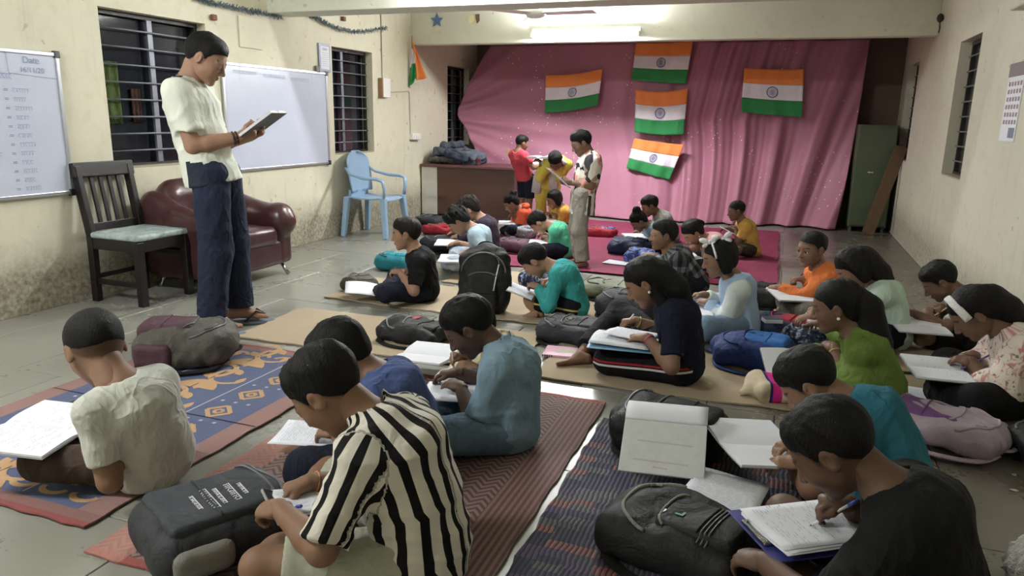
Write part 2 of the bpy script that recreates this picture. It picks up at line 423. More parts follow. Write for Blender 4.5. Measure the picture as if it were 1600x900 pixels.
# windows: steel frame, vertical mullion, horizontal security bars
STEEL = plain('dark_steel', srgb(62, 58, 56), .55, .5, .5, .2, 40, .3)
STEEL2 = plain('grey_steel', srgb(120, 122, 130), .5, .5, .5, .2, 40, .3)
SILL = wall_mat('window_sill_plaster', srgb(178, 170, 150), 6, .0)
t = NT('dark_glass', .12, .5); t.col((.012, .014, .022)); t.b.inputs['Coat Weight'].default_value = .3; GLASS = t.m
def window(n, x, sgn, op, label, ysplit):
    y0, y1, z0, z1 = op; e = empty('window_%d' % n, (0, 0, 0)); tag(e, label, kind='structure')
    xi = x+sgn*.10     # bars sit inside the reveal
    mb = MB()
    for a, b in (((xi, y0+.015, z0), (xi, y0+.015, z1)), ((xi, y1-.015, z0), (xi, y1-.015, z1))): mb.bar(a, b, .035, .03, (1, 0, 0))
    for z in (z0+.015, z1-.015): mb.bar((xi, y0, z), (xi, y1, z), .035, .03)
    mb.build('window_frame', STEEL, e)
    for q in ysplit: MB().bar((xi, y0+(y1-y0)*q, z0), (xi, y0+(y1-y0)*q, z1), .045, .02, (1, 0, 0)).build('mullion', STEEL2, e)
    nb = 9
    for i in range(1, nb):
        z = z0+(z1-z0)*i/nb
        MB().tube([(xi-sgn*.025, y0+.004, z), (xi-sgn*.025, (y0+y1)/2, z+.002), (xi-sgn*.025, y1-.004, z)], .007, 6).build('bar', STEEL2, e, smooth=True)
    k = 0
    ys = [y0]+[y0+(y1-y0)*q for q in ysplit]+[y1]
    for a, b in zip(ys[:-1], ys[1:]):
        MB().box(xi+sgn*.045-.003, xi+sgn*.045+.003, a, b, z0, z1).build('pane', GLASS, e)
    MB().box(min(x, x+sgn*.24)+.002, max(x, x+sgn*.24)-.002, y0+.001, y1-.001, z0-.0, z0+.012).build('window_sill', SILL, e)
    return e
window(1, XL, -1, WIN_L[0], 'barred window beside the teacher', [.52])
window(2, XL, -1, WIN_L[1], 'barred window above the pale blue plastic chair', [.4])
window(3, XL, -1, WIN_L[2], 'barred window partly hidden by the pink curtain', [.5])
window(4, XR, 1, WIN_R[0], 'deep narrow window of the right wall, nearer one', [.5])
window(5, XR, 1, WIN_R[1], 'deep narrow window of the right wall, in the far corner', [.5])
# things seen dimly against the first window
GREENC = cloth('green_cloth_dim', srgb(66, 84, 34)); BROWNC = cloth('brown_cloth_dim', srgb(62, 40, 32))
def wcloth(name, y0, y1, z0, z1, m, label):
    mb = MB(); mb.grid(lambda u, v: (XL-.128+.006*math.sin(u*14), y0+(y1-y0)*u, z0+(z1-z0)*v), 16, 6)
    o = mb.build(name, m, smooth=True); sd = o.modifiers.new('thick', 'SOLIDIFY'); sd.thickness = .004
    tag(o, label, 'cloth')
wcloth('window_cloth', 3.91, 4.10, 1.17, 1.60, GREENC, 'dull green cloth hanging inside the barred window beside the teacher')
wcloth('window_cloth', 4.20, 4.28, 1.18, 1.42, BROWNC, 'narrow brown strip hanging inside the barred window beside the teacher')

# tube lights
t = NT('tube_glow', .4); t.b.inputs['Emission Color'].default_value = (*TUBE_COL, 1); t.b.inputs['Emission Strength'].default_value = TUBE_POWER; t.col((.9, .9, .88)); GLOW = t.m
WHITEP = plain('white_enamel', srgb(235, 235, 230), .35, .5, 0, .03)
def tube_light(xc, y, z, label, ln=1.2, glow=None):
    e = empty('tube_light', (xc, y, z), 0, label, 'tube light', 'fluorescent tubes')
    MB().box(-ln/2-.02, ln/2+.02, -.022, .022, -.03, .03).build('batten', WHITEP, e, bevel=.006, loc=(0, -.022, .045))
    for s in (-1, 1): MB().box(-.014, .014, -.105, .0, -.02, .03).build('tube_holder', WHITEP, e, loc=(s*ln/2, 0, 0))
    mb = MB(); mb.tube([(-ln/2+.015, -.095, 0), (ln/2-.015, -.095, 0)], .015, 12); mb.build('tube', glow or GLOW, e, smooth=True)
    return e
t = NT('new_tube_glow', .4); t.b.inputs['Emission Color'].default_value = (*TUBE_COL, 1); t.b.inputs['Emission Strength'].default_value = TUBE_POWER*1.5; t.col((.9, .9, .88))
tube_light(-2.22, 8.298, 2.165, 'glowing white tube light on the far beam above the pink curtain', glow=t.m)
tube_light(-2.25, 5.618, 2.33, 'glowing tube light on the near beam, just above the picture')
tube_light(-3.3, .5, 2.56, 'glowing tube light under the ceiling, behind the photographer', glow=t.m)

# ceiling fan between the beams
e = empty('ceiling_fan', (-2.42, 7.15, 2.25), .35, 'white ceiling fan between the two beams', 'fan')
mb = MB(); mb.ell((0, 0, 0), (.105, .105, .045), 20, 8); mb.build('motor', WHITEP, e, smooth=True)
MB().tube([(0, 0, .03), (0, 0, ZC-2.25)], .012, 8).build('rod', WHITEP, e)
for k in range(3):
    a = k*2*PI/3-.42; d = Vector((math.cos(a), math.sin(a), 0))
    MB().bar(d*.09, d*.60, .11, .008, (0, .1, 1), .14).build('blade', WHITEP, e)
# ------------------------------------------------------------------ things on the walls
ALU = plain('aluminium', srgb(190, 192, 196), .35, .5, .8, .06)
BLACKP = plain('black_plastic', srgb(34, 33, 34), .5, .5, 0, .1)
t = NT('whiteboard_face', .28, .5); co = t.coord('World'); n = t.noise(co, 3, 4, .6)
t.col(t.mix(n, srgb(190, 197, 216), srgb(206, 211, 228))); WB = t.m
INK = plain('marker_ink', srgb(150, 158, 188), .7, .2, 0, .1, 30, 0)
INKF = plain('faded_ink', srgb(158, 164, 188), .7, .2, 0, .1, 30, 0)
INKD = plain('pen_ink', srgb(125, 130, 150), .8, .2, 0, .1, 30, 0)
def ribbon(mb, pts, w, nrm):
    """flat ink stroke along pts, lying in the plane with normal nrm"""
    nrm = Vector(nrm)
    for a, b in zip(pts[:-1], pts[1:]):
        a = Vector(a); b = Vector(b); d = b-a
        if d.length < 1e-6: continue
        s = d.cross(nrm).normalized()*w/2
        mb.add([a-s, a+s, b+s, b-s], [(0, 1, 2, 3)])
def scribble(mb, o, ux, uy, nrm, length, size, w, rnd, head=True):
    """one handwritten word: a head line with letters hanging from it"""
    o = Vector(o); ux = Vector(ux); uy = Vector(uy)
    if head: ribbon(mb, [o+uy*size*.9, o+ux*length+uy*size*(.9+rnd.uniform(-.1, .1))], w, nrm)
    x = size*.2
    while x < length:
        k = rnd.randrange(4)
        if k == 0: P = [(0, .9), (.05, 0)]
        elif k == 1: P = [(0, .8), (-.3, .55), (-.2, .25), (.15, .2), (.3, 0)]
        elif k == 2: P = [(-.2, .6), (.1, .7), (.2, .4), (-.1, .3), (.2, .05)]
        else: P = [(.2, .9), (.2, .1), (-.15, .3), (.1, .5)]
        ribbon(mb, [o+ux*(x+a*size*.7)+uy*b*size for a, b in P], w, nrm); x += size*rnd.uniform(.45, .75)
def text_mesh(body, size):
    cu = bpy.data.curves.new('txt', 'FONT'); cu.body = body; cu.size = size
    o = bpy.data.objects.new('txt', cu); COL.objects.link(o); dg = bpy.context.evaluated_depsgraph_get()
    me = bpy.data.meshes.new_from_object(o.evaluated_get(dg)); bpy.data.objects.remove(o); return me
def lettering(body, size, mat, parent, M, name='lettering'):
    me = text_mesh(body, size); me.transform(M); o = link(name, me, mat, parent); return o
def wallM(y, z, eps=.0): # text on the left wall, read from the room
    return Matrix(((0, 0, 1, XL+eps), (1, 0, 0, y), (0, 1, 0, z), (0, 0, 0, 1)))
def whiteboard(y0, y1, z0, z1, label, th=.022, tilt=0):
    e = empty('whiteboard', (XL+.004, y0, z0), 0, label, 'whiteboard'); L = y1-y0; Hh = z1-z0
    MB().box(0, th*.6, 0, L, 0, Hh).build('board_face', WB, e)
    fr = MB()
    for a, b in (((th/2, 0, 0), (th/2, L, 0)), ((th/2, 0, Hh), (th/2, L, Hh)), ((th/2, 0, 0), (th/2, 0, Hh)), ((th/2, L, 0), (th/2, L, Hh))):
        m = MB(); d = (Vector(b)-Vector(a)); m.bar(a, b, th, .024, (0, 0, 1) if abs(d.z) < .1 else (0, 1, 0)); m.build('frame', ALU, e, bevel=.003)
    for yy in (0, L):
        for zz in (0, Hh): MB().box(-.001, th+.004, yy-.02, yy+.02, zz-.022, zz+.022).build('corner_cap', BLACKP, e, bevel=.004)
    e.rotation_euler = (0, tilt, 0)
    return e
rnd = random.Random(3)
wb = whiteboard(1.55, 3.52, .735, 1.60, 'whiteboard covered with handwritten word lists at the left edge')
mb = MB(); z = 1.30; X = .016
for i in range(12):
    zz = .735+.865*(.72-i*.062)-.735
    yy = 1.56
    scribble(mb, (X, 1.38, zz), (0, 1, 0), (0, 0, 1), (1, 0, 0), rnd.uniform(.10, .17), .028, .002, rnd)
    ribbon(mb, [(X, 1.60, zz+.012), (X, 1.625, zz+.012)], .004, (1, 0, 0)); ribbon(mb, [(X, 1.60, zz+.02), (X, 1.625, zz+.02)], .004, (1, 0, 0))
    scribble(mb, (X, 1.655, zz), (0, 1, 0), (0, 0, 1), (1, 0, 0), rnd.uniform(.06, .11), .028, .002, rnd)
    scribble(mb, (X, 1.10, zz), (0, 1, 0), (0, 0, 1), (1, 0, 0), rnd.uniform(.10, .17), .028, .002, rnd)
scribble(mb, (X, 1.36, .70), (0, 1, 0), (0, 0, 1), (1, 0, 0), .30, .034, .003, rnd)
ribbon(mb, [(X, 1.64, .86), (X, 1.645, .735), (X, 1.96, .715)], .003, (1, 0, 0))
mb.build('handwriting', INK, wb)
def wbtext(s, y, z, size, m): 
    o = lettering(s, size, m, wb, Matrix(((0, 0, 1, X), (1, 0, 0, y), (0, 1, 0, z), (0, 0, 0, 1)))); return o
wbtext('Date', 1.74, .80, .055, INK); wbtext('16/11/20', 1.715, .745, .045, INK)
wb = whiteboard(5.0, 6.46, .78, 1.655, 'plain rubbed-out whiteboard between the two barred windows')
mb = MB()
for i in range(3): scribble(mb, (X, .12+i*.38, .80-.012*i), (0, 1, 0), (0, 0, 1), (1, 0, 0), .30, .03, .003, rnd)
ribbon(mb, [(X, .2, .86), (X, .2, .74)], .003, (1, 0, 0)); ribbon(mb, [(X, 1.22, .86), (X, 1.22, .76)], .003, (1, 0, 0)); mb.build('faint_handwriting', INKF, wb)

PAPER = plain('white_paper', srgb(228, 230, 238), .8, .2, 0, .02, 20, .05)
e = empty('certificate', (XL+.002, 6.36, 1.67), 0, 'framed certificate beside the window above the plastic chair', 'certificate')
MB().box(0, .015, 0, .19, 0, .27).build('frame', plain('grey_blue_frame', srgb(140, 146, 168), .4), e, bevel=.003)
MB().box(.014, .017, .025, .165, .025, .245).build('certificate_sheet', PAPER, e)
mb = MB(); scribble(mb, (.018, .055, .205), (0, 1, 0), (0, 0, 1), (1, 0, 0), .08, .02, .004, rnd)
for i in range(7): ribbon(mb, [(.018, .045, .18-i*.02), (.018, .145, .18-i*.02)], .002, (1, 0, 0))
mb.build('printed_lines', INKD, e)
tag(MB().box(XL, XL+.03, 6.29, 6.34, 1.66, 1.72).build('hook_block', plain('grey_block', srgb(110, 105, 100)), bevel=.004), 'small dark bracket on the wall behind the certificate', 'bracket')
e = empty('meter_box', (XL, 7.50, 1.46), 0, 'small white electrical box with wooden side on the wall', 'electrical box')
MB().box(0, .05, 0, .03, 0, .21).build('side', plain('wood_side', srgb(140, 110, 80)), e, bevel=.003)
MB().box(0, .05, .03, .19, 0, .21).build('cover', WHITEP, e, bevel=.004)
WIRE = plain('grey_wire', srgb(170, 165, 155), .6)
tag(MB().tube([(XL+.008, 7.58, 1.67), (XL+.008, 7.58, 2.1), (XL+.008, 7.58, ZC-.01)], .006, 6).build('wall_conduit', WIRE), 'thin cable rising from the electrical box to the ceiling', 'cable')
tag(MB().tube([(XL+.008, 7.69, 1.52), (XL+.008, 8.20, 1.55), (XL+.008, 8.22, 1.53), (XL+.008, 8.24, 1.02)], .005, 6).build('wall_cable', WIRE), 'thin cable running down to the white switch box', 'cable')
e = empty('switch_box', (XL, 8.22, .97), 0, 'white switch box on the wall above the desk', 'switch box')
MB().box(0, .05, 0, .22, 0, .075).build('cover', WHITEP, e, bevel=.005)
for i in range(3): MB().box(.05, .056, .03+i*.06, .06+i*.06, .02, .055).build('switch', WHITEP, e, bevel=.002)
# faint plaster patch, nail holes are wear of the wall
tag(MB().box(XL, XL+.012, 5.24, 5.52, 1.80, 2.05).build('wall_plate', WALL, bevel=.004), 'painted-over blank plate on the left wall', 'wall plate')
# calendar and ledge box on the right wall
e = empty('wall_calendar', (XR, 5.13, 1.18), 0, 'paper wall calendar hanging on the right wall', 'calendar')
MB().box(-.006, 0, 0, .33, 0, .46).build('sheet', PAPER, e)
MB().box(-.008, -.004, 0, .33, .38, .46).build('header', plain('calendar_header', srgb(120, 110, 112), .7), e)
mb = MB()
for i in range(5):
    for j in range(6): mb.box(-.008, -.0055, .02+i*.06, .05+i*.06, .10+j*.045, .125+j*.045)
mb.build('day_squares', plain('calendar_print', srgb(150, 130, 140), .8), e)['kind'] = 'stuff'
MB().box(-.008, -.0055, .02, .14, .02, .08).build('picture', plain('calendar_pic', srgb(120, 130, 150), .8), e)
lettering('5', .045, plain('red_print', srgb(190, 60, 60), .8), e, Matrix(((0, 0, -1, -.0085), (-1, 0, 0, .30), (0, 1, 0, .335), (0, 0, 0, 1))))
tag(MB().box(XR-.10, XR, 4.62, 5.30, 1.93, 2.4).build('wall_ledge_box', WALL_R, bevel=.01), 'plastered box sticking out at the top of the right wall', 'ledge')

# tinsel garlands
t = NT('tinsel', .3, .5, .7); t.col(t.mix(t.noise(t.coord('Object'), 60, 2), srgb(60, 78, 96), srgb(170, 190, 200))); TINSEL = t.m
def garland(pts, label, seed):
    r = random.Random(seed); mb = MB(); P = [Vector(p) for p in pts]
    path = []
    for a, b in zip(P[:-1], P[1:]):
        for k in range(24): path.append(a.lerp(b, k/24)-Vector((0, 0, .0)))
    path.append(P[-1])
    core = MB(); core.tube(path, .004, 5)
    e = empty('tinsel_garland', P[0], 0, label, 'garland')
    o = core.build('string', TINSEL, e); o.location = -P[0]
    for p in path:
        for k in range(5):
            d = Vector((r.uniform(0.05, .8), r.uniform(-1, 1), r.uniform(-1, 1))).normalized()*r.uniform(.02, .04)
            mb.bar(p, p+d, .005, .001, (r.random(), r.random(), 1))
    o = mb.build('tinsel_strands', TINSEL, e); o.location = -P[0]; o['kind'] = 'stuff'
q = [Gx(x, y, XL+.02) for x, y in ((300, -6), (325, 4), (355, 10), (385, 17), (405, 20), (440, 28))]
garland(q, 'silver blue tinsel garland along the left wall, nearer piece', 1)
q = [Gx(x, y, XL+.02) for x, y in ((480, 22), (495, 29), (510, 38), (530, 46), (555, 50), (580, 48), (603, 44))]
garland(q, 'silver blue tinsel garland sagging above the far whiteboard', 2)
def star_poly(r0, r1): return [((r0 if k % 2 == 0 else r1)*math.sin(k*PI/5), (r0 if k % 2 == 0 else r1)*math.cos(k*PI/5)) for k in range(10)]
Mf = lambda x, y, z: Matrix(((1, 0, 0, x), (0, 0, -1, y), (0, 1, 0, z), (0, 0, 0, 1)))
tag(MB().prism(star_poly(.085, .04), 0, .012, Mf(-4.05, 8.299, 2.37)).build('paper_star', plain('blue_foil', srgb(92, 120, 160), .4)), 'blue paper star stuck on the far beam', 'star')
tag(MB().prism([(.04*math.cos(k*PI/6), .05*math.sin(k*PI/6)) for k in range(12)], 0, .01, Mf(-3.60, 8.299, 2.37)).build('paper_disc', plain('cream_paper', srgb(235, 225, 180), .7)), 'round cream paper decoration stuck on the far beam', 'decoration')
tag(MB().prism([(-.02, .05), (.03, .05), (.03, -.02), (.0, -.05), (-.015, 0)], 0, .014, Mf(-3.53, 8.299, 2.375)).build('torn_decoration', plain('dark_torn', srgb(100, 85, 60), .7)), 'torn dark scrap beside the cream disc on the far beam', 'decoration')
for p, x0, nm in (((1475, 28), XR, 'dark bulb holder near the top of the right wall beside the far beam'),):
    q = Gx(*p, XR); e = empty('bulb_holder', q, 0, nm, 'bulb holder')
    MB().ell((-.03, 0, 0), (.03, .025, .04)).build('socket', BLACKP, e, smooth=True); MB().tube([(-.03, 0, -.03), (-.02, .01, -.09), (-.03, -.02, -.13)], .006, 6).build('lead', BLACKP, e)
for k, (px, py) in enumerate(((332, 28), (535, 30))):
    q = Gx(px, py, XL); tag(MB().box(q.x, q.x+.035, q.y-.03, q.y+.02, q.z-.02, q.z+.025).build('wall_clamp', plain('rusty_clamp', srgb(120, 80, 60), .7), bevel=.008), ['small rusty wall clamp above the teacher', 'small rusty wall clamp below the sagging tinsel'][k], 'clamp')

# ------------------------------------------------------------------ the pink curtain and the flags
YC = 9.93
t = NT('pink_satin', .55, .35); co = t.coord('Object'); n = t.noise(co, 3, 4)
c = t.mix(n, srgb(160, 103, 124), srgb(172, 116, 137))
vo = t.n('ShaderNodeTexVoronoi'); vo.inputs['Scale'].default_value = 17; t.l(co, vo.inputs['Vector'])
sq = t.ramp(vo.outputs['Distance'], [(.10, (1, 1, 1)), (.14, (0, 0, 0))]); msk = t.ramp(t.noise(co, 1.7, 2), [(.52, (0, 0, 0)), (.6, (1, 1, 1))]); sq = t.math('MULTIPLY', sq, msk)
t.col(t.mix(sq, c, srgb(245, 235, 240))); t.b.inputs['Sheen Weight'].default_value = .15; t.bump(t.noise(t.coord('Object', (1, 1, .25)), 14, 3), .2, .02); PINK = t.m
def curtain_pt(u, v):
    # u across (0 left .. 1 right), v from the top (0) to the hem (1)
    xr_ = .80-.06*v-.10*v*v*v
    if v < .44: xl_ = -4.02-(4.38-4.02)*min(1, v/.42)**.8
    else: xl_ = -4.38+(.62)*((v-.44)/.56)**.8
    ztop = 2.235; zb = .0+.02
    x = xl_+(xr_-xl_)*u; z = ztop+(zb-ztop)*v
    fr = 1-max(0, (u-.0)/.38) if u < .38 else 0
    y = YC
    # upright folds on the right, growing towards the hem
    g = min(1, max(0, (u-.35)/.3))
    ph = u*62+2.2*math.sin(u*9)+v*3.0*(u-.5)*4
    y += g*(.034+.035*v)*math.sin(ph)+g*.016*math.sin(ph*1.9+1.3)+g*.008*math.sin(ph*3.7)
    # folds fanning out from the pulled corner on the left
    a = math.atan2(z-1.25, x+4.75); d = math.hypot(z-1.25, x+4.75)
    y += (1-g)*(.022*math.sin(a*16)+.012*math.sin(a*33+1))*min(1, d/.6)*max(.15, 1-d/4.2)
    y += .012*math.sin(x*5+z*2)+.02*math.sin(z*3+x*1.3)
    # the cloth swings out into the room near the floor
    sw = max(0, v-.55)/.45
    y -= sw**2*(.30+.33*max(0, 1-abs(u-.45)/.4))
    if u < .30: y -= (1-u/.30)*.30*math.sin(min(1, v/.42)*PI/2)
    # scalloped swags near the hem
    y -= .05*sw*(.5+.5*math.sin(u*20))
    return (x, y, z)
mb = MB(); mb.grid(curtain_pt, 300, 90)
o = mb.build('curtain', PINK, smooth=True); sd = o.modifiers.new('thick', 'SOLIDIFY'); sd.thickness = .003
tag(o, 'large pink satin curtain with sequins covering the end wall', 'curtain')
SAFF = cloth('saffron_cloth', srgb(240, 130, 30), .06, .7, .25); FWHITE = cloth('flag_white_cloth', srgb(226, 222, 234), .04, .7, .25)
FGREEN = cloth('flag_green_cloth', srgb(30, 140, 72), .08, .7, .25); CHAK = plain('navy_print', srgb(60, 62, 130), .8)
def flag(cs, label, seed, y=None, sag=.03, group='tricolour flags on the curtain', wav=.014):
    """cs: four photo corners tl, tr, bl, br measured on the plane y"""
    P = [Gy(px, py, y) for px, py in cs]; r = random.Random(seed); ph = r.uniform(0, 6); ph2 = r.uniform(0, 6)
    def pt(u, v, off=0):
        a = P[0].lerp(P[1], u); b = P[2].lerp(P[3], u); p = a.lerp(b, v)
        p.z -= sag*math.sin(PI*u)*(1-.4*v)
        p.y = y-off+wav*(math.sin(u*11+ph+v*2)*(.3+.7*v)+.5*math.sin(u*23+ph2))-.02*v
        return p
    c0 = pt(.5, 0); e = empty('flag', c0, 0, label, 'flag', group)
    for nm, m, v0, v1 in (('saffron_band', SAFF, 0, 1/3), ('white_band', FWHITE, 1/3, 2/3), ('green_band', FGREEN, 2/3, 1)):
        mb = MB(); mb.grid(lambda u, v: pt(u, v0+(v1-v0)*v)-c0, 40, 8); o = mb.build(nm, m, e, smooth=True)
        sd = o.modifiers.new('thick', 'SOLIDIFY'); sd.thickness = .002
    W = (P[1]-P[0]).length; Hh = (P[2]-P[0]).length; rr = Hh*.125; mb = MB()
    def q(a, rad_): return pt(.5+rad_*math.cos(a)/W, .5+rad_*math.sin(a)/Hh, .006)-c0
    for k in range(36):
        a, b = 2*PI*k/36, 2*PI*(k+1)/36; mb.add([q(a, rr), q(b, rr), q(b, rr*.86), q(a, rr*.86)], [(0, 1, 2, 3)])
    for k in range(24):
        a = 2*PI*k/24; mb.add([q(a-.12, rr*.12), q(a+.12, rr*.12), q(a+.025, rr*.88), q(a-.025, rr*.88)], [(0, 1, 2, 3)])
    mb.build('wheel_emblem', CHAK, e)
    return e
FY = 9.80
flag(((853, 117), (942, 107), (852, 176), (934, 165)), 'tricolour flag pinned alone on the left part of the pink curtain', 1, FY)
flag(((994, 67), (1083, 64), (987, 125), (1072, 131)), 'tricolour flag at the top of the column of three', 2, FY-.01, .01)
flag(((993, 140), (1075, 138), (992, 206), (1068, 210)), 'tricolour flag in the middle of the column of three', 3, FY, .035)
flag(((991, 216), (1069, 226), (979, 262), (1046, 281)), 'lowest tricolour flag of the column of three, hanging askew', 4, FY-.06, .01)
flag(((1163, 106), (1256, 108), (1158, 175), (1253, 183)), 'tricolour flag pinned alone on the right part of the pink curtain', 5, FY-.02, .01)
# limp flag on a stick at the left wall, edge of the beam
e = empty('flag', Gy(645, 62, 8.22), 0, 'limp tricolour flag hanging at the left end of the far beam', 'flag')
b0 = e.location.copy()
def limp(cs, nm, m, wv):
    P = [Gy(px, py, 8.22)-b0 for px, py in cs]; mb = MB()
    def f(u, v):
        p = P[0].lerp(P[1], u).lerp(P[2].lerp(P[3], u), v); p.y += wv*math.sin(u*9+v*3); return p
    mb.grid(f, 12, 12); o = mb.build(nm, m, e, smooth=True); sd = o.modifiers.new('thick', 'SOLIDIFY'); sd.thickness = .003
limp(((643, 62), (648, 74), (650, 126), (668, 122)), 'saffron_band', SAFF, .02)
limp(((642, 76), (648, 78), (640, 108), (650, 98)), 'white_band', FWHITE, .015)
limp(((640, 104), (650, 96), (638, 138), (651, 122)), 'green_band', FGREEN, .02)
MB().tube([Gy(644, 56, 8.24)-b0, Gy(643, 100, 8.24)-b0, Gy(640, 138, 8.24)-b0], .005, 6).build('stick', plain('stick_wood', srgb(150, 120, 80)), e)

# ------------------------------------------------------------------ furniture
t = NT('dark_stained_wood', .38, .5); co = t.coord('Object', (1, 1, .15)); n = t.noise(co, 30, 5, .6, .8)
t.col(t.mix(n, srgb(14, 11, 12), srgb(28, 22, 23))); t.bump(n, .15, .002); DWOOD = t.m
t = NT('marbled_rexine', .5, .4); n = t.noise(t.coord('Object'), 16, 5, .65, .5); t.col(t.ramp(n, [(.35, srgb(120, 140, 142)), (.5, srgb(158, 172, 172)), (.65, srgb(190, 198, 196))])); t.bump(n, .2, .004); SEATC = t.m
e = empty('wooden_chair', (-3.89, 3.75, 0), 0, 'dark wooden chair with slatted back and pale marbled seat', 'chair')
# faces +x; back at -x
for sy in (-1, 1):
    mb = MB(); mb.bar((.0, sy*.20, 0), (0, sy*.20, .43), .05, .05, (0, 1, 0)); mb.build('leg', DWOOD, e, bevel=.004)
    mb = MB(); mb.bar((-.41, sy*.20, 0), (-.40, sy*.20, .44), .05, .045, (0, 1, 0)); mb.build('leg', DWOOD, e, bevel=.004)
    mb = MB(); mb.bar((-.40, sy*.20, .44), (-.475, sy*.205, .90), .055, .04, (0, 1, 0)); mb.build('back_post', DWOOD, e, bevel=.004)
MB().bar((.0, -.20, .40), (0, .20, .40), .035, .075).build('seat_rail', DWOOD, e, bevel=.003); MB().bar((-.40, -.20, .40), (-.40, .20, .40), .035, .075).build('seat_rail', DWOOD, e, bevel=.003)
for sy in (-1, 1):
    MB().bar((-.40, sy*.20, .40), (0, sy*.20, .40), .035, .075).build('seat_rail', DWOOD, e, bevel=.003)
    MB().bar((-.40, sy*.20, .30 if sy > 0 else .14), (0, sy*.20, .30 if sy > 0 else .14), .022, .035).build('stretcher', DWOOD, e, bevel=.003)
MB().bar((-.40, -.2, .17), (-.40, .2, .17), .022, .03).build('stretcher', DWOOD, e, bevel=.003)
MB().bar((-.468, -.24, .875), (-.468, .24, .875), .04, .10, (-.15, 0, 1)).build('top_rail', DWOOD, e, bevel=.008)
MB().bar((-.414, -.2, .50), (-.414, .2, .50), .03, .05, (-.15, 0, 1)).build('lower_rail', DWOOD, e, bevel=.003)
for k in range(4):
    yy = -.105+k*.07; MB().bar((-.414, yy, .51), (-.466, yy, .84), .028, .016, (1, 0, 0)).build('slat', DWOOD, e, bevel=.002)
MB().box(-.39, .03, -.225, .225, .435, .475).build('seat_cushion', SEATC, e, bevel=.016, seg=3)

# leather armchair, sculpted from soft blocks (SDF helper comes later)
t = NT('maroon_leather', .30, .55); co = t.coord('Object'); n = t.noise(co, 7, 4, .6); f = t.noise(co, 120, 3)
t.col(t.mix(n, srgb(50, 30, 32), srgb(78, 46, 46))); t.bump(t.math('ADD', t.math('MULTIPLY', n, 1.5), t.math('MULTIPLY', f, .15)), .3, .012); LEATHER = t.m
CHROME = plain('chrome', srgb(190, 190, 190), .2, .5, 1, .03)
e = empty('armchair', (-4.00, 4.42, 0), 0, 'maroon leather armchair with worn torn arm behind the teacher', 'armchair')
hq = .012
soft('seat_base', [rbox((.02, 0, .19), (.30, .40, .10), .035)], hq, LEATHER, e, disp=wob(1, .004, 14))
soft('seat_cushion', [rbox((.07, 0, .33), (.27, .27, .075), .055), ellip((.12, 0, .37), (.2, .22, .06))], hq, LEATHER, e, k=.04, disp=wob(2, .004, 18))
soft('backrest', [cone((-.22, -.25, .42), (-.25, -.22, .62), .11, .09, k=.06), cone((-.22, .25, .42), (-.25, .22, .62), .11, .09, k=.06), rbox((-.235, 0, .48), (.09, .30, .24), .08), cone((-.26, -.18, .70), (-.26, .18, .70), .07, .07, k=.08)], hq, LEATHER, e, k=.06, disp=wob(3, .005, 14))
for s in (-1, 1):
    soft('armrest', [rbox((.02, s*.365, .27), (.31, .085, .18), .05), cone((-.27, s*.335, .60), (.0, s*.365, .49), .10, .10, k=.06), cone((.0, s*.365, .49), (.27, s*.372, .46), .10, .105, k=.05), rbox((-.20, s*.355, .34), (.10, .085, .24), .06), cone((.27, s*.37, .46), (.31, s*.37, .42), .10, .09, k=.05)], hq, LEATHER, e, k=.05, disp=wob(4+s, .004, 16))
TORN = plain('torn_leather_lining', srgb(190, 170, 140), .9, .2, 0, .2, 40, .5)
r = random.Random(5)
for i in range(5):
    p = Vector((.38+r.uniform(-.03, .02), .40+r.uniform(-.05, .06), .40+i*.03)); mb = MB()
    mb.prism([(r.uniform(.008, .022)*math.cos(a*PI/4), r.uniform(.01, .03)*math.sin(a*PI/4)) for a in range(8)], 0, .004, Matrix.Translation(p) @ Matrix.Rotation(PI/2, 4, 'Y'))
    mb.build('torn_patch', TORN, e)
for sx in (-1, 1):
    for sy in (-1, 1):
        mb = MB(); mb.tube([(.02+sx*.24, sy*.36, .11), (.03+sx*.26, sy*.37, .04), (.03+sx*.29, sy*.38, .0)], [.015, .012, .018], 8); mb.build('foot', CHROME, e, smooth=True)

# pale blue moulded plastic armchair, facing +x
t = NT('pale_blue_plastic', .38, .5); t.col(srgb(150, 180, 208)); n = t.noise(t.coord('Object'), 60, 2); t.bump(n, .04, .002); BLUEP = t.m
e = empty('plastic_chair', (-4.09, 6.86, 0), rad(3), 'pale blue moulded plastic armchair by the wall', 'chair')
for sx, sy in ((1, -1), (1, 1), (-1, -1), (-1, 1)):
    mb = MB(); x0, y0 = .23*sx, .245*sy
    mb.bar((x0+.02*sx, y0+.02*sy, 0), (x0*.9, y0*.92, .42), .045 if sx > 0 else .04, .05, (1, 0, 0), .075, .06); mb.build('leg', BLUEP, e, bevel=.01)
mb = MB(); mb.grid(lambda u, v: (-.22+.45*u, (-.23+.46*v)*(1-.06*u), .415-.02*math.sin(u*PI)+.015*(2*v-1)**2-.03*max(0, u-.85)/.15), 16, 12)
o = mb.build('seat', BLUEP, e, smooth=True); sd = o.modifiers.new('t', 'SOLIDIFY'); sd.thickness = .014
mb = MB()
def bk(u, v):
    wv = .215+.02*math.sin(v*PI) if v < .7 else .2355*math.sqrt(max(0.0, 1-((v-.7)/.3)**2*.92))
    y = (2*u-1)*wv; return (-.20-.065*v+.045*(2*u-1)**2, y, .46+.43*v)
mb.grid(bk, 20, 16); o = mb.build('backrest', BLUEP, e, smooth=True); sd = o.modifiers.new('t', 'SOLIDIFY'); sd.thickness = .014
mb = MB(); mb.bar((-.20, -.19, .44), (-.20, .19, .44), .03, .10); mb.build('back_panel', BLUEP, e, bevel=.006)
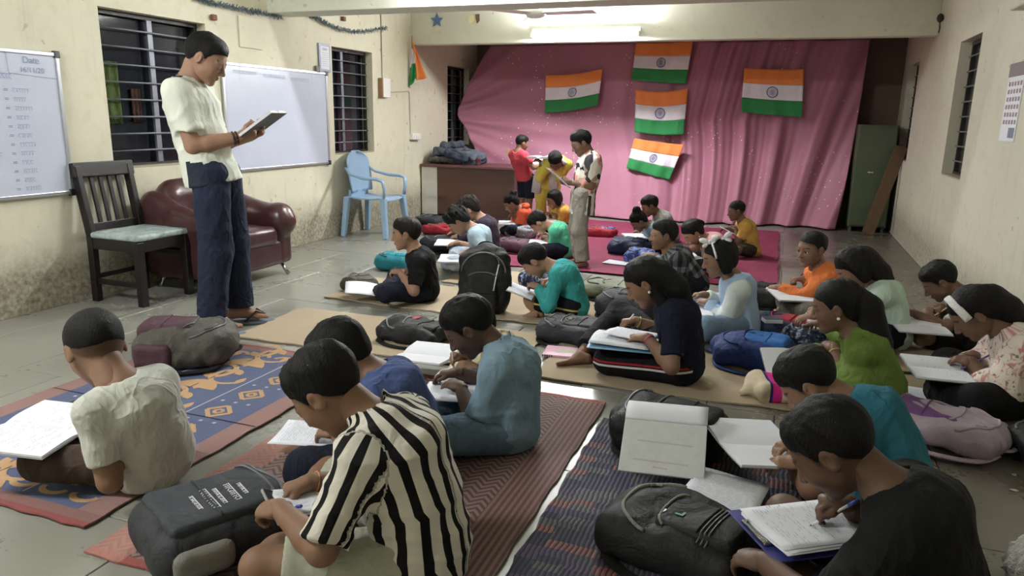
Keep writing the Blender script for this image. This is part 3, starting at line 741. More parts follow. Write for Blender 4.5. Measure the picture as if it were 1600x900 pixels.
for s in (-1, 1):
    mb = MB(); mb.tube([(-.21, s*.225, .72), (-.14, s*.265, .66), (.02, s*.285, .625), (.17, s*.28, .62), (.225, s*.265, .60), (.235, s*.25, .52), (.22, s*.235, .41)], [.024, .03, .034, .034, .032, .028, .028], 8, asp=.5)
    mb.build('armrest', BLUEP, e, smooth=True)

# desk with a cloth pile
t = NT('brown_laminate', .4, .5); n = t.noise(t.coord('Object', (1, 6, 6)), 6, 4, .5, .4); t.col(t.mix(n, srgb(74, 50, 42), srgb(92, 64, 54))); LAM = t.m
LAMT = plain('maroon_edge', srgb(96, 60, 60), .4)
t = NT('chalky_white_board', .6); n = t.noise(t.coord('Object'), 8, 4); t.col(t.mix(n, srgb(190, 188, 182), srgb(214, 212, 206))); WBRD = t.m
d0 = Gy(657, 335, 8.50); d1 = Gy(806, 262, 8.50)
DX0, DX1, DY0, DY1, DZ = XL+.02, d1.x-.02, 8.50, 9.12, d1.z
e = empty('desk', (DX0, DY0, 0), 0, 'brown laminate desk with a white end panel in the back corner', 'desk')
L = DX1-DX0; D = DY1-DY0
MB().box(-.01, L+.04, -.03, D+.02, DZ-.035, DZ).build('desk_top', LAMT, e, bevel=.006)
MB().box(0, .22, 0, D, .02, DZ-.035).build('white_cabinet', WBRD, e, bevel=.004)
MB().box(.22, L, .004, .024, .03, DZ-.035).build('front_panel', LAM, e)
MB().box(L-.02, L, .024, D, .0, DZ-.035).build('side_panel', LAM, e)
MB().box(.24, L-.02, D-.03, D-.01, .3, DZ-.035).build('back_rail', LAM, e)
for q in ((0.01, .01), (.19, .01), (.01, D-.04), (.19, D-.04)): MB().box(q[0], q[0]+.025, q[1], q[1]+.025, 0, .02).build('foot', BLACKP, e)
CP = [cloth('slate_cloth', srgb(70, 74, 86)), cloth('denim_cloth_dark', srgb(54, 62, 78)), cloth('olive_grey_cloth', srgb(84, 82, 76)), cloth('grey_blue_cloth', srgb(86, 92, 104)), cloth('wine_cloth', srgb(92, 50, 62))]
r = random.Random(11)
names = ['olive grey folded garment at the bottom left of the desk pile', 'dark denim folded garment at the bottom right of the desk pile', 'wine coloured folded garment near the edge of the desk pile', 'slate folded garment in the middle of the desk pile', 'grey blue folded garment lying across the desk pile', 'slate garment crumpled on top of the desk pile', 'dark denim garment draped over the front of the desk pile']
for i, (mi, x, y, z, sx, sy, rz) in enumerate([(2, .22, .22, .05, .17, .15, .2), (1, .55, .24, .04, .19, .16, -.2), (4, .62, .12, .05, .15, .06, .1), (0, .34, .24, .14, .23, .16, .1), (3, .56, .22, .13, .20, .15, -.3), (0, .30, .28, .225, .16, .13, .5), (1, .48, .10, .10, .18, .10, -.15)]):
    R = Matrix.Rotation(rz, 3, 'Z') @ Matrix.Rotation(r.uniform(-.2, .2), 3, 'X') @ Matrix.Rotation(r.uniform(-.25, .25), 3, 'Y')
    o = soft('folded_garment', [rbox((0, 0, 0), (sx, sy, .045), .03, R)], .011, CP[mi], None, .02, lambda X, Y, Z, f=wob(30+i, .014, 22, 6), g=wob(60+i, .006, 55, 5): f(X, Y, Z)+g(X, Y, Z))
    o.location = (DX0+x, DY0+y, DZ+z); tag(o, names[i], 'garment', 'garments piled on the desk')

# green cupboard and a leaning plank in the far right corner
t = NT('green_cupboard_paint', .45, .4); n = t.noise(t.coord('Object'), 6, 5, .6); t.col(t.mix(n, srgb(60, 70, 52), srgb(84, 94, 70))); GRN = t.m
cx0, cx1, cy0, cz = .77, 1.19, 9.60, 1.255
e = empty('cupboard', (cx0, cy0, 0), 0, 'dull green steel cupboard in the dark far corner', 'cupboard'); cw = cx1-cx0
MB().box(0, cw, .012, .40, .06, cz).build('body', GRN, e, bevel=.006)
MB().box(.01, cw-.01, .0, .014, .08, cz-.02).build('door', GRN, e, bevel=.004)
MB().box(cw*.35, cw*.5, -.012, .0, .70, .72).build('handle', CHROME, e, bevel=.003)
for a in (.02, cw-.05): MB().box(a, a+.03, .03, .37, 0, .06).build('leg', GRN, e)
a = Gy(1410, 222, 9.50); b = G(1366, 356)
o = MB().bar((1.22, 9.45, 1.02), (.98, 9.38, .012), .13, .022, (0, 1, .2)).build('wooden_plank', plain('old_plank', srgb(96, 76, 58), .8, .3, 0, .3, 20, .4)); tag(o, 'long weathered plank leaning in the far right corner', 'plank')
# ------------------------------------------------------------------ mats, cardboard and the cloth on the floor
def sheet(name, x0, x1, y0, y1, th, mat, label, cat, seed=0, wav=.003, rz=0, jag=0, n=26, group=None, z0=.001):
    """a thin floor covering with real thickness, slightly wavy, edges a little uneven"""
    cx, cy = (x0+x1)/2, (y0+y1)/2; W, Hh = x1-x0, y1-y0; r = random.Random(seed); ph = [r.uniform(0, 6) for _ in range(6)]
    nu = max(6, int(W*n)); nv = max(6, int(Hh*n)); V = []
    def top(u, v):
        jx = jag*(math.sin(v*37+ph[0])+math.sin(v*83+ph[1])*.5); jy = jag*(math.sin(u*41+ph[2])+math.sin(u*97+ph[3])*.5)
        x = (u-.5)*W+(jx if u in (0, 1) else 0); y = (v-.5)*Hh+(jy if v in (0, 1) else 0)
        z = wav*(1+.5*math.sin(u*W*5+ph[4])+.5*math.sin(v*Hh*6+ph[5]))
        return x, y, z
    mb = MB(); T = [top(i/nu, j/nv) for j in range(nv+1) for i in range(nu+1)]; N = len(T)
    V = [(x, y, z+th) for x, y, z in T]+[(x, y, max(0, z)) for x, y, z in T]
    Fc = []
    for j in range(nv):
        for i in range(nu):
            a = j*(nu+1)+i; q = (a, a+1, a+nu+2, a+nu+1); Fc.append(q); Fc.append(tuple(k+N for k in reversed(q)))
    for i in range(nu): Fc.append((i+N, i+1+N, i+1, i)); a = nv*(nu+1)+i; Fc.append((a, a+1, a+1+N, a+N))
    for j in range(nv): a = j*(nu+1); b = a+nu+1; Fc.append((a, b, b+N, a+N)); a += nu; b += nu; Fc.append((a+N, b+N, b, a))
    mb.add(V, Fc); o = mb.build(name, mat, smooth=False); o.location = (cx, cy, z0); o.rotation_euler = (0, 0, rz)
    tag(o, label, cat, group); return o
# blue and orange patterned mat
t = NT('blue_woven_mat', .85, .2); co = t.coord('Object'); x, y, z = t.sep(co); n = t.noise(co, 5, 4); f = t.noise(t.coord('Object', (60, 400, 1)), 1, 2)
c = t.mix(n, srgb(82, 92, 122), srgb(96, 104, 134)); edge = t.math('GREATER_THAN', t.math('ABSOLUTE', x), .47); c = t.mix(edge, c, srgb(150, 118, 112))
ende = t.math('GREATER_THAN', t.math('ABSOLUTE', y), .775); c = t.mix(ende, c, srgb(140, 106, 100)); end2 = t.math('GREATER_THAN', t.math('ABSOLUTE', y), .82); c = t.mix(end2, c, srgb(146, 84, 80))
t.col(t.mix(t.math('MULTIPLY', f, .35), c, srgb(46, 44, 60))); t.bump(f, .3, .004); MAT1 = t.m
m1 = sheet('floor_mat', -3.08, -1.93, 1.45, 3.14, .006, MAT1, 'blue woven mat with orange leaf and diamond motifs', 'mat', 1, .003, jag=.004, group='woven mats')
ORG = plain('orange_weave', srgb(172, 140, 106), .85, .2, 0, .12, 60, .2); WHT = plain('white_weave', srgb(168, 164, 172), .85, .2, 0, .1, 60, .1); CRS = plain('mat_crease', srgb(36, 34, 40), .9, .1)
ph1 = random.Random(1); ph1 = [ph1.uniform(0, 6) for _ in range(6)]
def m1z(x, y): return .003*(1+.5*math.sin((x/1.15+.5)*1.15*5+ph1[4])+.5*math.sin((y/1.69+.5)*1.69*6+ph1[5]))+.006+.0012
def deco(mb, pts, w):
    """flat woven stroke that follows the mat; w per point"""
    P = [Vector((a, b, m1z(a, b))) for a, b in pts]; L = []; Rr = []
    for i, p in enumerate(P):
        d = (P[min(i+1, len(P)-1)]-P[max(i-1, 0)]); d.z = 0; d.normalize(); s = Vector((-d.y, d.x, 0))*(w[i] if isinstance(w, list) else w)/2
        L.append(p+s); Rr.append(p-s)
    n = len(P); mb.add(L+Rr, [(i, i+1, n+i+1, n+i) for i in range(n-1)])
mb = MB(); mw = MB()
for side in (-1, 1):
    for k in range(-4, 5):
        cy = k*.21+.03; cx = side*.32; h = .062
        if abs(cy) > .74: continue
        for a in (1, .38):
            q = [(cx, cy-h*a), (cx+h*a, cy), (cx, cy+h*a), (cx-h*a, cy), (cx, cy-h*a)]; 
            for i in range(4): deco(mb, [(q[i][0]+(q[i+1][0]-q[i][0])*s/4, q[i][1]+(q[i+1][1]-q[i][1])*s/4) for s in range(5)], .02 if a == 1 else .016)
        for dx in (-.07, .0, .07): deco(mw, [(cx+dx-.008, cy+.105), (cx+dx+.008, cy+.105)], .015)
    deco(mw, [(side*.20, -.76+1.52*i/60) for i in range(61)], .008)
for k in range(-2, 3):
    cy = k*.34
    for s in (-1, 1):
        P = []; W = []
        for i in range(26):
            a = i/25*2.0*PI*.82; r_ = .026+.0230*a; P.append((.05*s+s*r_*math.cos(a+.4)*.85, cy+.085+r_*math.sin(a+.4)*s*.95)); W.append(.044-.024*i/25)
        deco(mb, P, W)
    deco(mb, [(-.12+.24*i/16, cy-.12+.05*math.sin(i/16*PI)) for i in range(17)], [.004+.10*math.sin(i/16*PI)**.8 for i in range(17)])
    deco(mb, [(.02, cy-.14+.12*i/12) for i in range(13)], [.004+.05*math.sin(i/12*PI) for i in range(13)])
    for dx in (-.15, .15): deco(mb, [(dx, cy-.02+.09*i/10) for i in range(11)], [.003+.035*math.sin(i/10*PI) for i in range(11)])
for s in (-1, 1):
    for i in range(7):
        cx = -.42+i*.14; deco(mb, [(cx+.05*math.cos(a*.35), s*(.70+.035*math.sin(a*.35))) for a in range(10)], .022)
for b_, m_, n_ in ((mb, ORG, 'woven_motif'), (mw, WHT, 'woven_line')):
    o = b_.build(n_, m_, m1); o['kind'] = 'stuff'
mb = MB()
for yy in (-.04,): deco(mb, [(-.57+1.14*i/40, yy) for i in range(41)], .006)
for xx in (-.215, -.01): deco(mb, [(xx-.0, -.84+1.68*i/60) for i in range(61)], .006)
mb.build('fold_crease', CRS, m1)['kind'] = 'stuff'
# maroon chevron mat
t = NT('maroon_chevron_mat', .8, .25); co = t.coord('Object'); x, y, z = t.sep(co)
tri = t.math('ABSOLUTE', t.math('SUBTRACT', t.math('FRACT', t.math('MULTIPLY', x, 14.0)), .5))
s = t.math('FRACT', t.math('MULTIPLY', t.math('ADD', y, t.math('MULTIPLY', tri, .07)), 32.0)); chev = t.ramp(s, [(.35, (0, 0, 0)), (.5, (1, 1, 1)), (.85, (1, 1, 1)), (1, (0, 0, 0))])
n = t.noise(co, 3, 4); c = t.mix(chev, srgb(96, 74, 72), t.mix(n, srgb(134, 112, 108), srgb(142, 120, 115)))
st = t.math('GREATER_THAN', x, .42); ss = t.math('GREATER_THAN', t.math('FRACT', t.math('MULTIPLY', x, 46.0)), .5); c = t.mix(st, c, t.mix(ss, srgb(102, 78, 75), srgb(134, 108, 102)))
ed = t.math('GREATER_THAN', t.math('ABSOLUTE', y), .835); c = t.mix(ed, c, srgb(146, 84, 80)); sd_ = t.math('LESS_THAN', x, -.44); c = t.mix(t.math('MULTIPLY', sd_, .7), c, srgb(168, 122, 112))
t.col(c); t.bump(t.math('ADD', chev, t.noise(co, 200, 2)), .25, .003); MAT2 = t.m
sheet('floor_mat', -1.82, -.66, 1.36, 3.09, .006, MAT2, 'maroon chevron mat under the striped shirt boy', 'mat', 2, .004, jag=.003, group='woven mats')
# dark ribbed mat with coloured blocks
t = NT('dark_ribbed_mat', .8, .25); co = t.coord('Object'); x, y, z = t.sep(co)
vo = t.n('ShaderNodeTexVoronoi', voronoi_dimensions='3D', distance='CHEBYCHEV'); vo.inputs['Randomness'].default_value = .35; mp = t.coord('Object', (2.6, 5.0, 0.01)); t.l(mp, vo.inputs['Vector'])
cs = t.sep(vo.outputs['Color'])[0]; blk = t.ramp(cs, [(0, srgb(66, 68, 84)), (.22, srgb(98, 100, 106)), (.45, srgb(76, 74, 96)), (.62, srgb(84, 86, 94)), (.74, srgb(142, 96, 94)), (.84, srgb(92, 82, 108)), (.94, srgb(130, 94, 94))], 'CONSTANT')
rib = t.math('ABSOLUTE', t.math('SUBTRACT', t.math('FRACT', t.math('ADD', t.math('MULTIPLY', x, 62.0), t.math('MULTIPLY', t.noise(t.coord('Object', (1, 3, 1)), 6, 2), 1.2))), .5))
t.col(t.mix(t.ramp(rib, [(.08, (0, 0, 0)), (.22, (1, 1, 1))]), srgb(50, 50, 58), blk)); t.bump(rib, .7, .008); MAT3 = t.m
sheet('floor_mat', -.63, .62, 1.45, 2.90, .009, MAT3, 'dark ribbed mat with red and purple blocks at the front right', 'mat', 3, .004, jag=.005, group='woven mats')
# cardboard
t = NT('cardboard', .85, .2); co = t.coord('Object'); n = t.noise(co, 4, 4); st = t.noise(t.coord('Object', (1, 40, 1)), 4, 2)
t.col(t.mix(t.math('ADD', t.math('MULTIPLY', n, .7), t.math('MULTIPLY', st, .3)), srgb(158, 143, 121), srgb(177, 161, 138))); t.bump(st, .1, .003); CARD = t.m
for i, (x0, x1, y0, y1, lab, rz) in enumerate([
    (-2.90, -1.22, 3.27, 3.95, 'wide cardboard sheet in front of the teacher\'s sandals', .05),
    (-2.95, -1.98, 4.22, 4.90, 'cardboard sheet under the boy in the black t-shirt', -.03),
    (-1.92, -.80, 4.20, 4.92, 'cardboard sheet under the boy in the teal long-sleeved top', .03),
    (-2.42, -1.45, 5.02, 5.62, 'cardboard sheet under the boy in the pale blue t-shirt', 0),
    (-1.10, 1.20, 3.32, 4.02, 'long cardboard sheet under the navy t-shirt girl and the green dress girl', .035),
    (-.70, .22, 4.30, 4.95, 'cardboard sheet under the girl with white ribbons', .02),
    (-.02, .85, 4.92, 5.55, 'cardboard sheet under the boy in the orange sweatshirt', .03),
    (.42, 1.22, 4.12, 4.85, 'cardboard sheet beside the right wall under the pale shirt boy', .02)]):
    sheet('cardboard_sheet', x0, x1, y0, y1, .008, CARD, lab, 'cardboard', 20+i, .004, rz, .006, 18, 'cardboard sheets on the floor')
# magenta cloth at the back
t = NT('magenta_cloth', .8, .2); co = t.coord('Object'); n = t.noise(co, 3, 4); t.col(t.mix(n, srgb(120, 46, 72), srgb(134, 58, 84))); t.bump(t.noise(t.coord('Object', (1, 2.4, 1)), 6, 4, .6, 1), .6, .03); MAG = t.m
o = sheet('floor_cloth', -2.88, .02, 5.86, 9.05, .004, MAG, 'magenta cloth spread on the floor before the curtain', 'cloth', 9, .010, .01, .006, 22)
# ------------------------------------------------------------------ people
def V3(*a): return np.array(a, float)
def nrm(v): return v/(np.linalg.norm(v)+1e-9)
def rotm(axis, ang):
    return np.array(Matrix.Rotation(ang, 3, Vector(axis)))
SKINS = {}
def skin_mat(c):
    k = tuple(round(x, 3) for x in c)
    if k in SKINS: return SKINS[k]
    t = NT('skin', .55, .28); co = t.coord('Object'); n = t.noise(co, 24, 4)
    a = t.n('ShaderNodeAttribute', attribute_name='tint'); s = t.sep(a.outputs['Vector'])
    b = t.mix(n, tuple(x*.88 for x in c), tuple(x*1.1 for x in c))
    b = t.mix(s[0], b, (.012, .009, .008))                       # brows and lashes
    b = t.mix(s[1], b, (c[0]*.75, c[1]*.5, c[2]*.5))             # lips
    b = t.mix(s[2], b, (c[0]*.30, c[1]*.28, c[2]*.28))           # close-cropped stubble at the hair edge
    t.col(b); t.b.inputs['Subsurface Weight'].default_value = .06; t.b.inputs['Subsurface Radius'].default_value = (.01, .004, .002)
    t.bump(t.noise(co, 160, 2), .06, .002); SKINS[k] = t.m; return t.m
def hair_mat(name, c, gloss=.6):
    if name in MATS: return MATS[name]
    t = NT(name, gloss, .18); co = t.coord('Object', (1, 1, .18)); n = t.noise(co, 210, 3, .6, .3); n2 = t.noise(t.coord('Object'), 26, 3)
    t.col(t.mix(n, tuple(x*.5 for x in c), tuple(x*1.5 for x in c))); t.bump(t.math('ADD', n, t.math('MULTIPLY', n2, .8)), .75, .006); MATS[name] = t.m; return t.m
HAIR = hair_mat('black_hair', (.0065, .006, .006)); HAIRB = hair_mat('brown_black_hair', (.013, .010, .008))
t = NT('eye_white', .2, .5); t.col((.62, .60, .56)); EYEW = t.m
t = NT('eye_iris', .15, .5); t.col((.010, .006, .004)); EYEI = t.m

def head_prims(hh, lid):
    s = hh; P = []
    e = lambda c, r, k=.05, op='add': P.append(ellip([q*s for q in c], [q*s for q in r], None, k*s, op))
    e((0, -.055, .11), (.355, .445, .395))                      # skull
    e((0, .10, -.10), (.285, .295, .36), .12)                  # face
    P.append(cone((0, .13*s, -.24*s), (0, .285*s, -.40*s), .20*s, .095*s, (1, 0, 0), 1.25, .10*s))   # jaw and chin
    for x in (-1, 1):
        e((x*.17, .24, -.10), (.11, .12, .12), .10)            # cheeks
        P.append(cone((x*.10*s, .365*s, .085*s), (x*.21*s, .325*s, .085*s), .035*s, .03*s, None, 1, .06*s))   # brow ridge
        e((x*.135, .425, .015), (.085, .06, .055), .05, 'sub')  # eye socket
    P.append(cone((0, .385*s, .03*s), (0, .465*s, -.115*s), .032*s, .05*s, None, 1, .04*s))      # nose
    for x in (-1, 1): e((x*.05, .425, -.13), (.04, .045, .035), .03)
    e((0, .372, -.232), (.095, .05, .03), .03); e((0, .365, -.278), (.085, .05, .033), .02)     # lips
    e((0, .42, -.254), (.075, .03, .007), .012, 'sub')
    for x in (-1, 1):                                           # ears
        P.append(ellip((x*.355*s, -.03*s, -.01*s), (.035*s, .085*s, .135*s), rotm((0, 0, 1), x*-.35), .03*s))
        P.append(ellip((x*.39*s, -.015*s, 0), (.025*s, .045*s, .08*s), None, .02*s, 'sub'))
        # eyelids: shells over the eyeball
        P.append(ellip((x*.135*s, .322*s, .018*s), (.088*s, .075*s, .075*s), None, .02*s, 'add', zmin=lid*s))
        P.append(ellip((x*.135*s, .318*s, .008*s), (.088*s, .072*s, .072*s), rotm((0, 1, 0), PI), .02*s, 'add', zmin=.042*s))
    return P
HAIRLINES = {   # height of the lower hair edge along the head, from the nape (y<0) to the forehead (y>0)
    'boy':  ([-.6, -.42, -.26, -.14, -.08, .0, .06, .10, .14, .20, .34, .5], [-.27, -.25, -.20, -.06, .06, .10, .04, -.02, .10, .20, .27, .28]),
    'buzz': ([-.6, -.42, -.26, -.14, -.08, .0, .06, .10, .14, .20, .34, .5], [-.10, -.08, -.05, .02, .09, .12, .08, .06, .16, .24, .30, .30]),
    'full': ([-.6, -.42, -.26, -.14, -.08, .0, .06, .10, .14, .20, .34, .5], [-.32, -.30, -.26, -.14, .02, .07, .0, -.06, .04, .14, .22, .21]),
    'girl': ([-.6, -.42, -.26, -.14, -.08, .0, .06, .10, .14, .20, .34, .5], [-.36, -.34, -.30, -.16, .0, .05, .03, .0, .10, .20, .28, .29]),
    'bob':  ([-.6, -.42, -.2, .02, .06, .10, .14, .20, .34, .5], [-.42, -.42, -.42, -.40, -.30, -.02, .08, .18, .27, .27]),
}
def hair_mesh(hh, style, vol, h, extra=(), seed=0, fuzz=.010):
    s = hh; ys, zs = HAIRLINES[style]; ys = np.array(ys)*s; zs = np.array(zs)*s
    v = vol
    P = [ellip((0, -.058*s, .112*s), (.366*s, .456*s, .406*s))]
    if style in ('boy', 'full'): P.append(ellip((0, .14*s, .34*s), (.22*s, .20*s, .12*s), None, .10*s))
    if style in ('bob', 'girl', 'full'): P.append(ellip((0, -.20*s, -.10*s), ((.30+v*.4)*s, (.25+v*.5)*s, .28*s), None, .10*s))
    if style == 'bob':
        for x in (-1, 1): P.append(ellip((x*(.30+v*.5)*s, -.06*s, -.16*s), (.11*s, .2*s, .30*s), None, .08*s))
    fn = lambda X, Y, Z: (np.interp(np.broadcast_to(Y, np.broadcast(X, Y, Z).shape), ys, zs).astype(np.float32)-Z+.012*s*np.sin(X*(40/s*.3)))*.8
    P.append(Prim([-9]*3, [9]*3, fn, None, 'cut'))
    P += list(extra)
    w1 = wob(seed, fuzz*1.2*s, 60/s*.22, 6); w2 = wob(seed+5, fuzz*.8*s, 170/s*.22, 6)
    def dsp(X, Y, Z):
        e_ = np.clip((Z-np.interp(Y, ys, zs))/(.42*s), 0, 1); e_ = e_*e_*(3-2*e_)*(.35+.65*np.clip((Z/s+.05)/.45, 0, 1))*1.25        # hair lies close at its edge, fuller on top
        return (w1(X, Y, Z*.5)+w2(X, Y, Z*.4)-v*s)*e_
    V, Fc = sculpt(P, h, .05*s, dsp)
    return V, Fc

def finger_chain(P, base, d, n, L, r, curl, spread, side):
    """three phalanges that bend towards the palm normal n"""
    a = 0; p = base; dd = nrm(d+side*spread)
    for seg, (fr, cu) in enumerate(zip((.45, .30, .25), curl)):
        a += rad(cu); q = p+(dd*math.cos(a)+n*math.sin(a))*L*fr
        P.append(cone(p, q, r*(1-.10*seg), r*(1-.10*(seg+1)), None, 1, r*.35)); p = q
    return p
HANDPOSE = {'flat': ((6, 10, 8), (8, 12, 8), (10, 14, 10), (12, 14, 10), .35), 'relax': ((18, 28, 18), (24, 32, 20), (28, 36, 22), (30, 36, 24), .45),
            'write': ((42, 42, 18), (52, 52, 30), (62, 66, 40), (66, 70, 44), .9), 'hold': ((30, 50, 30), (34, 54, 34), (38, 56, 36), (42, 56, 36), .85), 'fist': ((60, 80, 50), (64, 84, 50), (66, 84, 50), (68, 84, 50), .9)}
def hand_prims(W, d, n, hl, pose, right):
    """W wrist, d finger direction, n palm normal"""
    d = nrm(d); n = nrm(n-d*(n @ d)); th = np.cross(d, n)*(1 if right else -1); P = []
    pl, pw, pt = hl*.50, hl*.21, hl*.125
    k0 = W+d*pl
    P.append(cone(W-d*hl*.12, W+d*hl*.10, hl*.135, hl*.135, th, 1.25, hl*.08))
    P.append(cone(W+d*hl*.08, k0-d*hl*.08, hl*.115, hl*.11, th, 1.95, hl*.10))
    P.append(cone(W+d*hl*.12+th*hl*.10+n*hl*.03, W+d*hl*.32+th*hl*.16+n*hl*.03, hl*.10, hl*.08, None, 1, hl*.08))
    c = HANDPOSE[pose]; tips = []
    for i, (off, L, r) in enumerate(((.155, .44, .062), (.055, .49, .063), (-.05, .45, .06), (-.15, .36, .054))):
        b = k0+th*hl*off-d*hl*(.10+.03*(i == 3)+.02*(i == 0))
        tips.append(finger_chain(P, b, d, n, hl*L, hl*r, c[i], off*.55, th))
    tb = W+d*hl*.20+th*hl*.17+n*hl*.02; cl = c[4]
    td = nrm(d*.72+th*(.75-.55*cl)+n*(.15+.55*cl)); t1 = tb+td*hl*.21; td2 = nrm(d*.88+th*(.35-.55*cl)+n*(.1+.45*cl)); t2 = t1+td2*hl*.19
    P.append(cone(tb, t1, hl*.082, hl*.07, None, 1, hl*.05)); P.append(cone(t1, t2, hl*.068, hl*.055, None, 1, hl*.03))
    tips.append(t2); return P, tips
def foot_prims(A, d, up, fl, right, sole=False):
    """A ankle joint, d toe direction, up away from the sole"""
    d = nrm(d); up = nrm(up-d*(up @ d)); s = np.cross(d, up)*(-1 if right else 1)    # s: towards the big toe
    P = []; sole_h = fl*.22
    heel = A-d*fl*.16-up*fl*.13; ball = A+d*fl*.46-up*fl*.19
    P.append(cone(A, heel, fl*.13, fl*.12, None, 1, fl*.1)); P.append(cone(heel, ball, fl*.115, fl*.085, s, 1.45, fl*.1)); P.append(cone(A, ball, fl*.125, fl*.07, s, 1.3, fl*.1))
    for i, (o, L, r) in enumerate(((.125, .22, .058), (.05, .215, .042), (-.015, .195, .04), (-.075, .17, .038), (-.125, .145, .036))):
        b = ball+s*fl*o-d*fl*(.02+.035*i); P.append(cone(b, b+d*fl*L-up*fl*.01, fl*r*1.1, fl*r, None, 1, fl*.02))
    return P
def ik(S, T, l1, l2, hint):
    v = T-S; L = np.linalg.norm(v); Lm = (l1+l2)*.995
    if L > Lm: T = S+v/L*Lm; L = Lm; v = T-S
    u = v/(L+1e-9); a = (l1*l1-l2*l2+L*L)/(2*L); hgt = math.sqrt(max(0, l1*l1-a*a))
    hp = nrm(hint-u*(hint @ u)); return S+u*a+hp*hgt, T

def merge(parts):
    Vs, Fs, n = [], [], 0
    for V, F in parts:
        Vs.append(V); Fs.append(F+n); n += len(V)
    return np.concatenate(Vs), np.concatenate(Fs)

def creases(seed, amp):
    """soft folds: warped ridges over a slow undulation"""
    wp = wob(seed, .9, 9, 4); wq = wob(seed+31, .9, 11, 4); lo = wob(seed+7, amp*.8, 20, 5); r = random.Random(seed)
    a = [r.gauss(0, 1) for _ in range(6)]; n1 = nrm(V3(a[0], a[1], a[2]*1.6)); n2 = nrm(V3(a[3], a[4], a[5]))
    def f(X, Y, Z):
        q = 1-np.abs(np.sin((X*n1[0]+Y*n1[1]+Z*n1[2])*34+wp(X, Y, Z)*2.2)); p = 1-np.abs(np.sin((X*n2[0]+Y*n2[1]+Z*n2[2])*44+wq(X, Y, Z)*2.4))
        m = .5+.5*np.tanh(2*wq(X*.7, Y*.7, Z*.7))
        return lo(X, Y, Z)-(q*q*m+p*p*(1-m)*.8)*amp*.95+amp*.3
    return f
PEOPLE = []
PERS = {}
def person(label, H, pel, face, head, hpitch=35, hyaw=None, hroll=0, hz=None, hplane=True, res=1.0,
           skin=(.24, .125, .075), hair='boy', hvol=.045, hairmat=None, extra_hair=None, hfuzz=.010,
           top=None, topname='shirt', sleeve=.8, hem=.0, collar=False, bottoms=None, botname='trousers', leg_len=2.0,
           rh=None, lh=None, rpose='relax', lpose='relax', rdir=None, ldir=None, relb=None, lelb=None, rn=None, ln=None,
           legs=None, legpx=None, kneez=.085, slouch=.10, stand=False, girth=1.0, lid=-.02, zoff=.010, show_feet=(True, True), lean_side=0, key=None, hs=1.0, arm_r=1.0, loose=1.0, shoulder_drop=.010):
    """one figure. pel: photo point of the pelvis centre (or a ground point for someone standing), head: photo point of the head centre"""
    if not stand: H = H*.91
    s = H
    if pel is not None and len(pel) == 2: p0 = G(pel[0], pel[1], .0 if stand else .070*H+zoff)
    else: p0 = Vector(pel)
    base = Vector((p0.x, p0.y, zoff)); th = rad(face)
    e = empty('person', base, th-PI/2, label, 'person')
    fwd = Vector((math.cos(th), math.sin(th), 0)); rgt = Vector((math.sin(th), -math.cos(th), 0))
    def loc(w): w = Vector(w)-base; return V3(w.dot(rgt), w.dot(fwd), w.z)
    hh = (.158-.022*min(1, max(0, (H-1.2)/.5)))*H*hs*(1.10 if not stand else 1.03)
    # --- where the head is
    if len(head) == 3: hc = V3(*head)
    else:
        if hz is not None: hc = loc(G(head[0], head[1], hz))
        else:
            d = ray(*head); O = Vector((0, 0, CAM_H)); t_ = (base-O).dot(rgt)/d.dot(rgt); hc = loc(O+d*t_)
    hy = rad((hyaw if hyaw is not None else face)-face)
    RH = rotm((0, 0, 1), hy) @ rotm((1, 0, 0), -rad(hpitch)) @ rotm((0, 1, 0), rad(hroll))
    RN = rotm((0, 0, 1), hy*.5) @ rotm((1, 0, 0), -rad(hpitch*1.0+10))
    nb = hc+RN @ V3(0, -.10*hh, -.60*hh)              # neck base
    pelv = V3(0, 0, .53*H if stand else .070*H)
    v = nb-pelv; SL = np.linalg.norm(v)
    back = nrm(V3(0, -v[2], v[1]) if not stand else V3(0, -1, 0)); mid1 = pelv+v*.36+back*slouch*SL*.9; mid2 = pelv+v*.72+back*slouch*SL
    PERS[label] = (e, dict(ratio=SL/(.30*H), hc=hc, fwd_off=hc[1], lat=hc[0], z=hc[2], dist=(base-Vector((0, 0, CAM_H))).length))
    up_d = nrm(nb-mid2)
    X = V3(1, 0, 0); lat = nrm(X*math.cos(rad(lean_side))+V3(0, 0, 1)*math.sin(rad(lean_side)))
    shw = .091*H*girth**.5
    shc = nb-up_d*.040*H
    SR = shc+lat*shw-V3(0, 0, shoulder_drop*H); SLf = shc-lat*shw-V3(0, 0, shoulder_drop*H)
    ul, fl_, hl = .170*H, .145*H, .102*H
    # --- arms
    def tgt(q, sgn):
        if q is None: return V3(sgn*.06*H, .23*H, .17*H if not stand else .62*H)
        if isinstance(q[0], str):                     # 'pl': photo point on the upright plane at this sideways offset
            d = ray(q[1], q[2]); O = Vector((0, 0, CAM_H)); t_ = ((base-O).dot(rgt)+q[3]*H)/d.dot(rgt); return loc(O+d*t_)
        if len(q) == 4: return V3(*q[:3])*H          # local, in body heights
        return loc(G(q[0], q[1], q[2]))
    HR = tgt(rh, 1); HL = tgt(lh, -1)
    hintR = V3(*relb) if relb is not None else V3(.55, -.25, -.75); hintL = V3(*lelb) if lelb is not None else V3(-.55, -.25, -.75)
    def wrist(Hp, S, dr):
        d = V3(*dr) if dr is not None else nrm(nrm(Hp-S)*.8+V3(0, .25, -.1)); return Hp-nrm(d)*hl*.5, nrm(d)
    WR, dR = wrist(HR, SR, rdir); WL, dL = wrist(HL, SLf, ldir)
    ER, WR2 = ik(SR, WR, ul, fl_, hintR); EL, WL2 = ik(SLf, WL, ul, fl_, hintL)
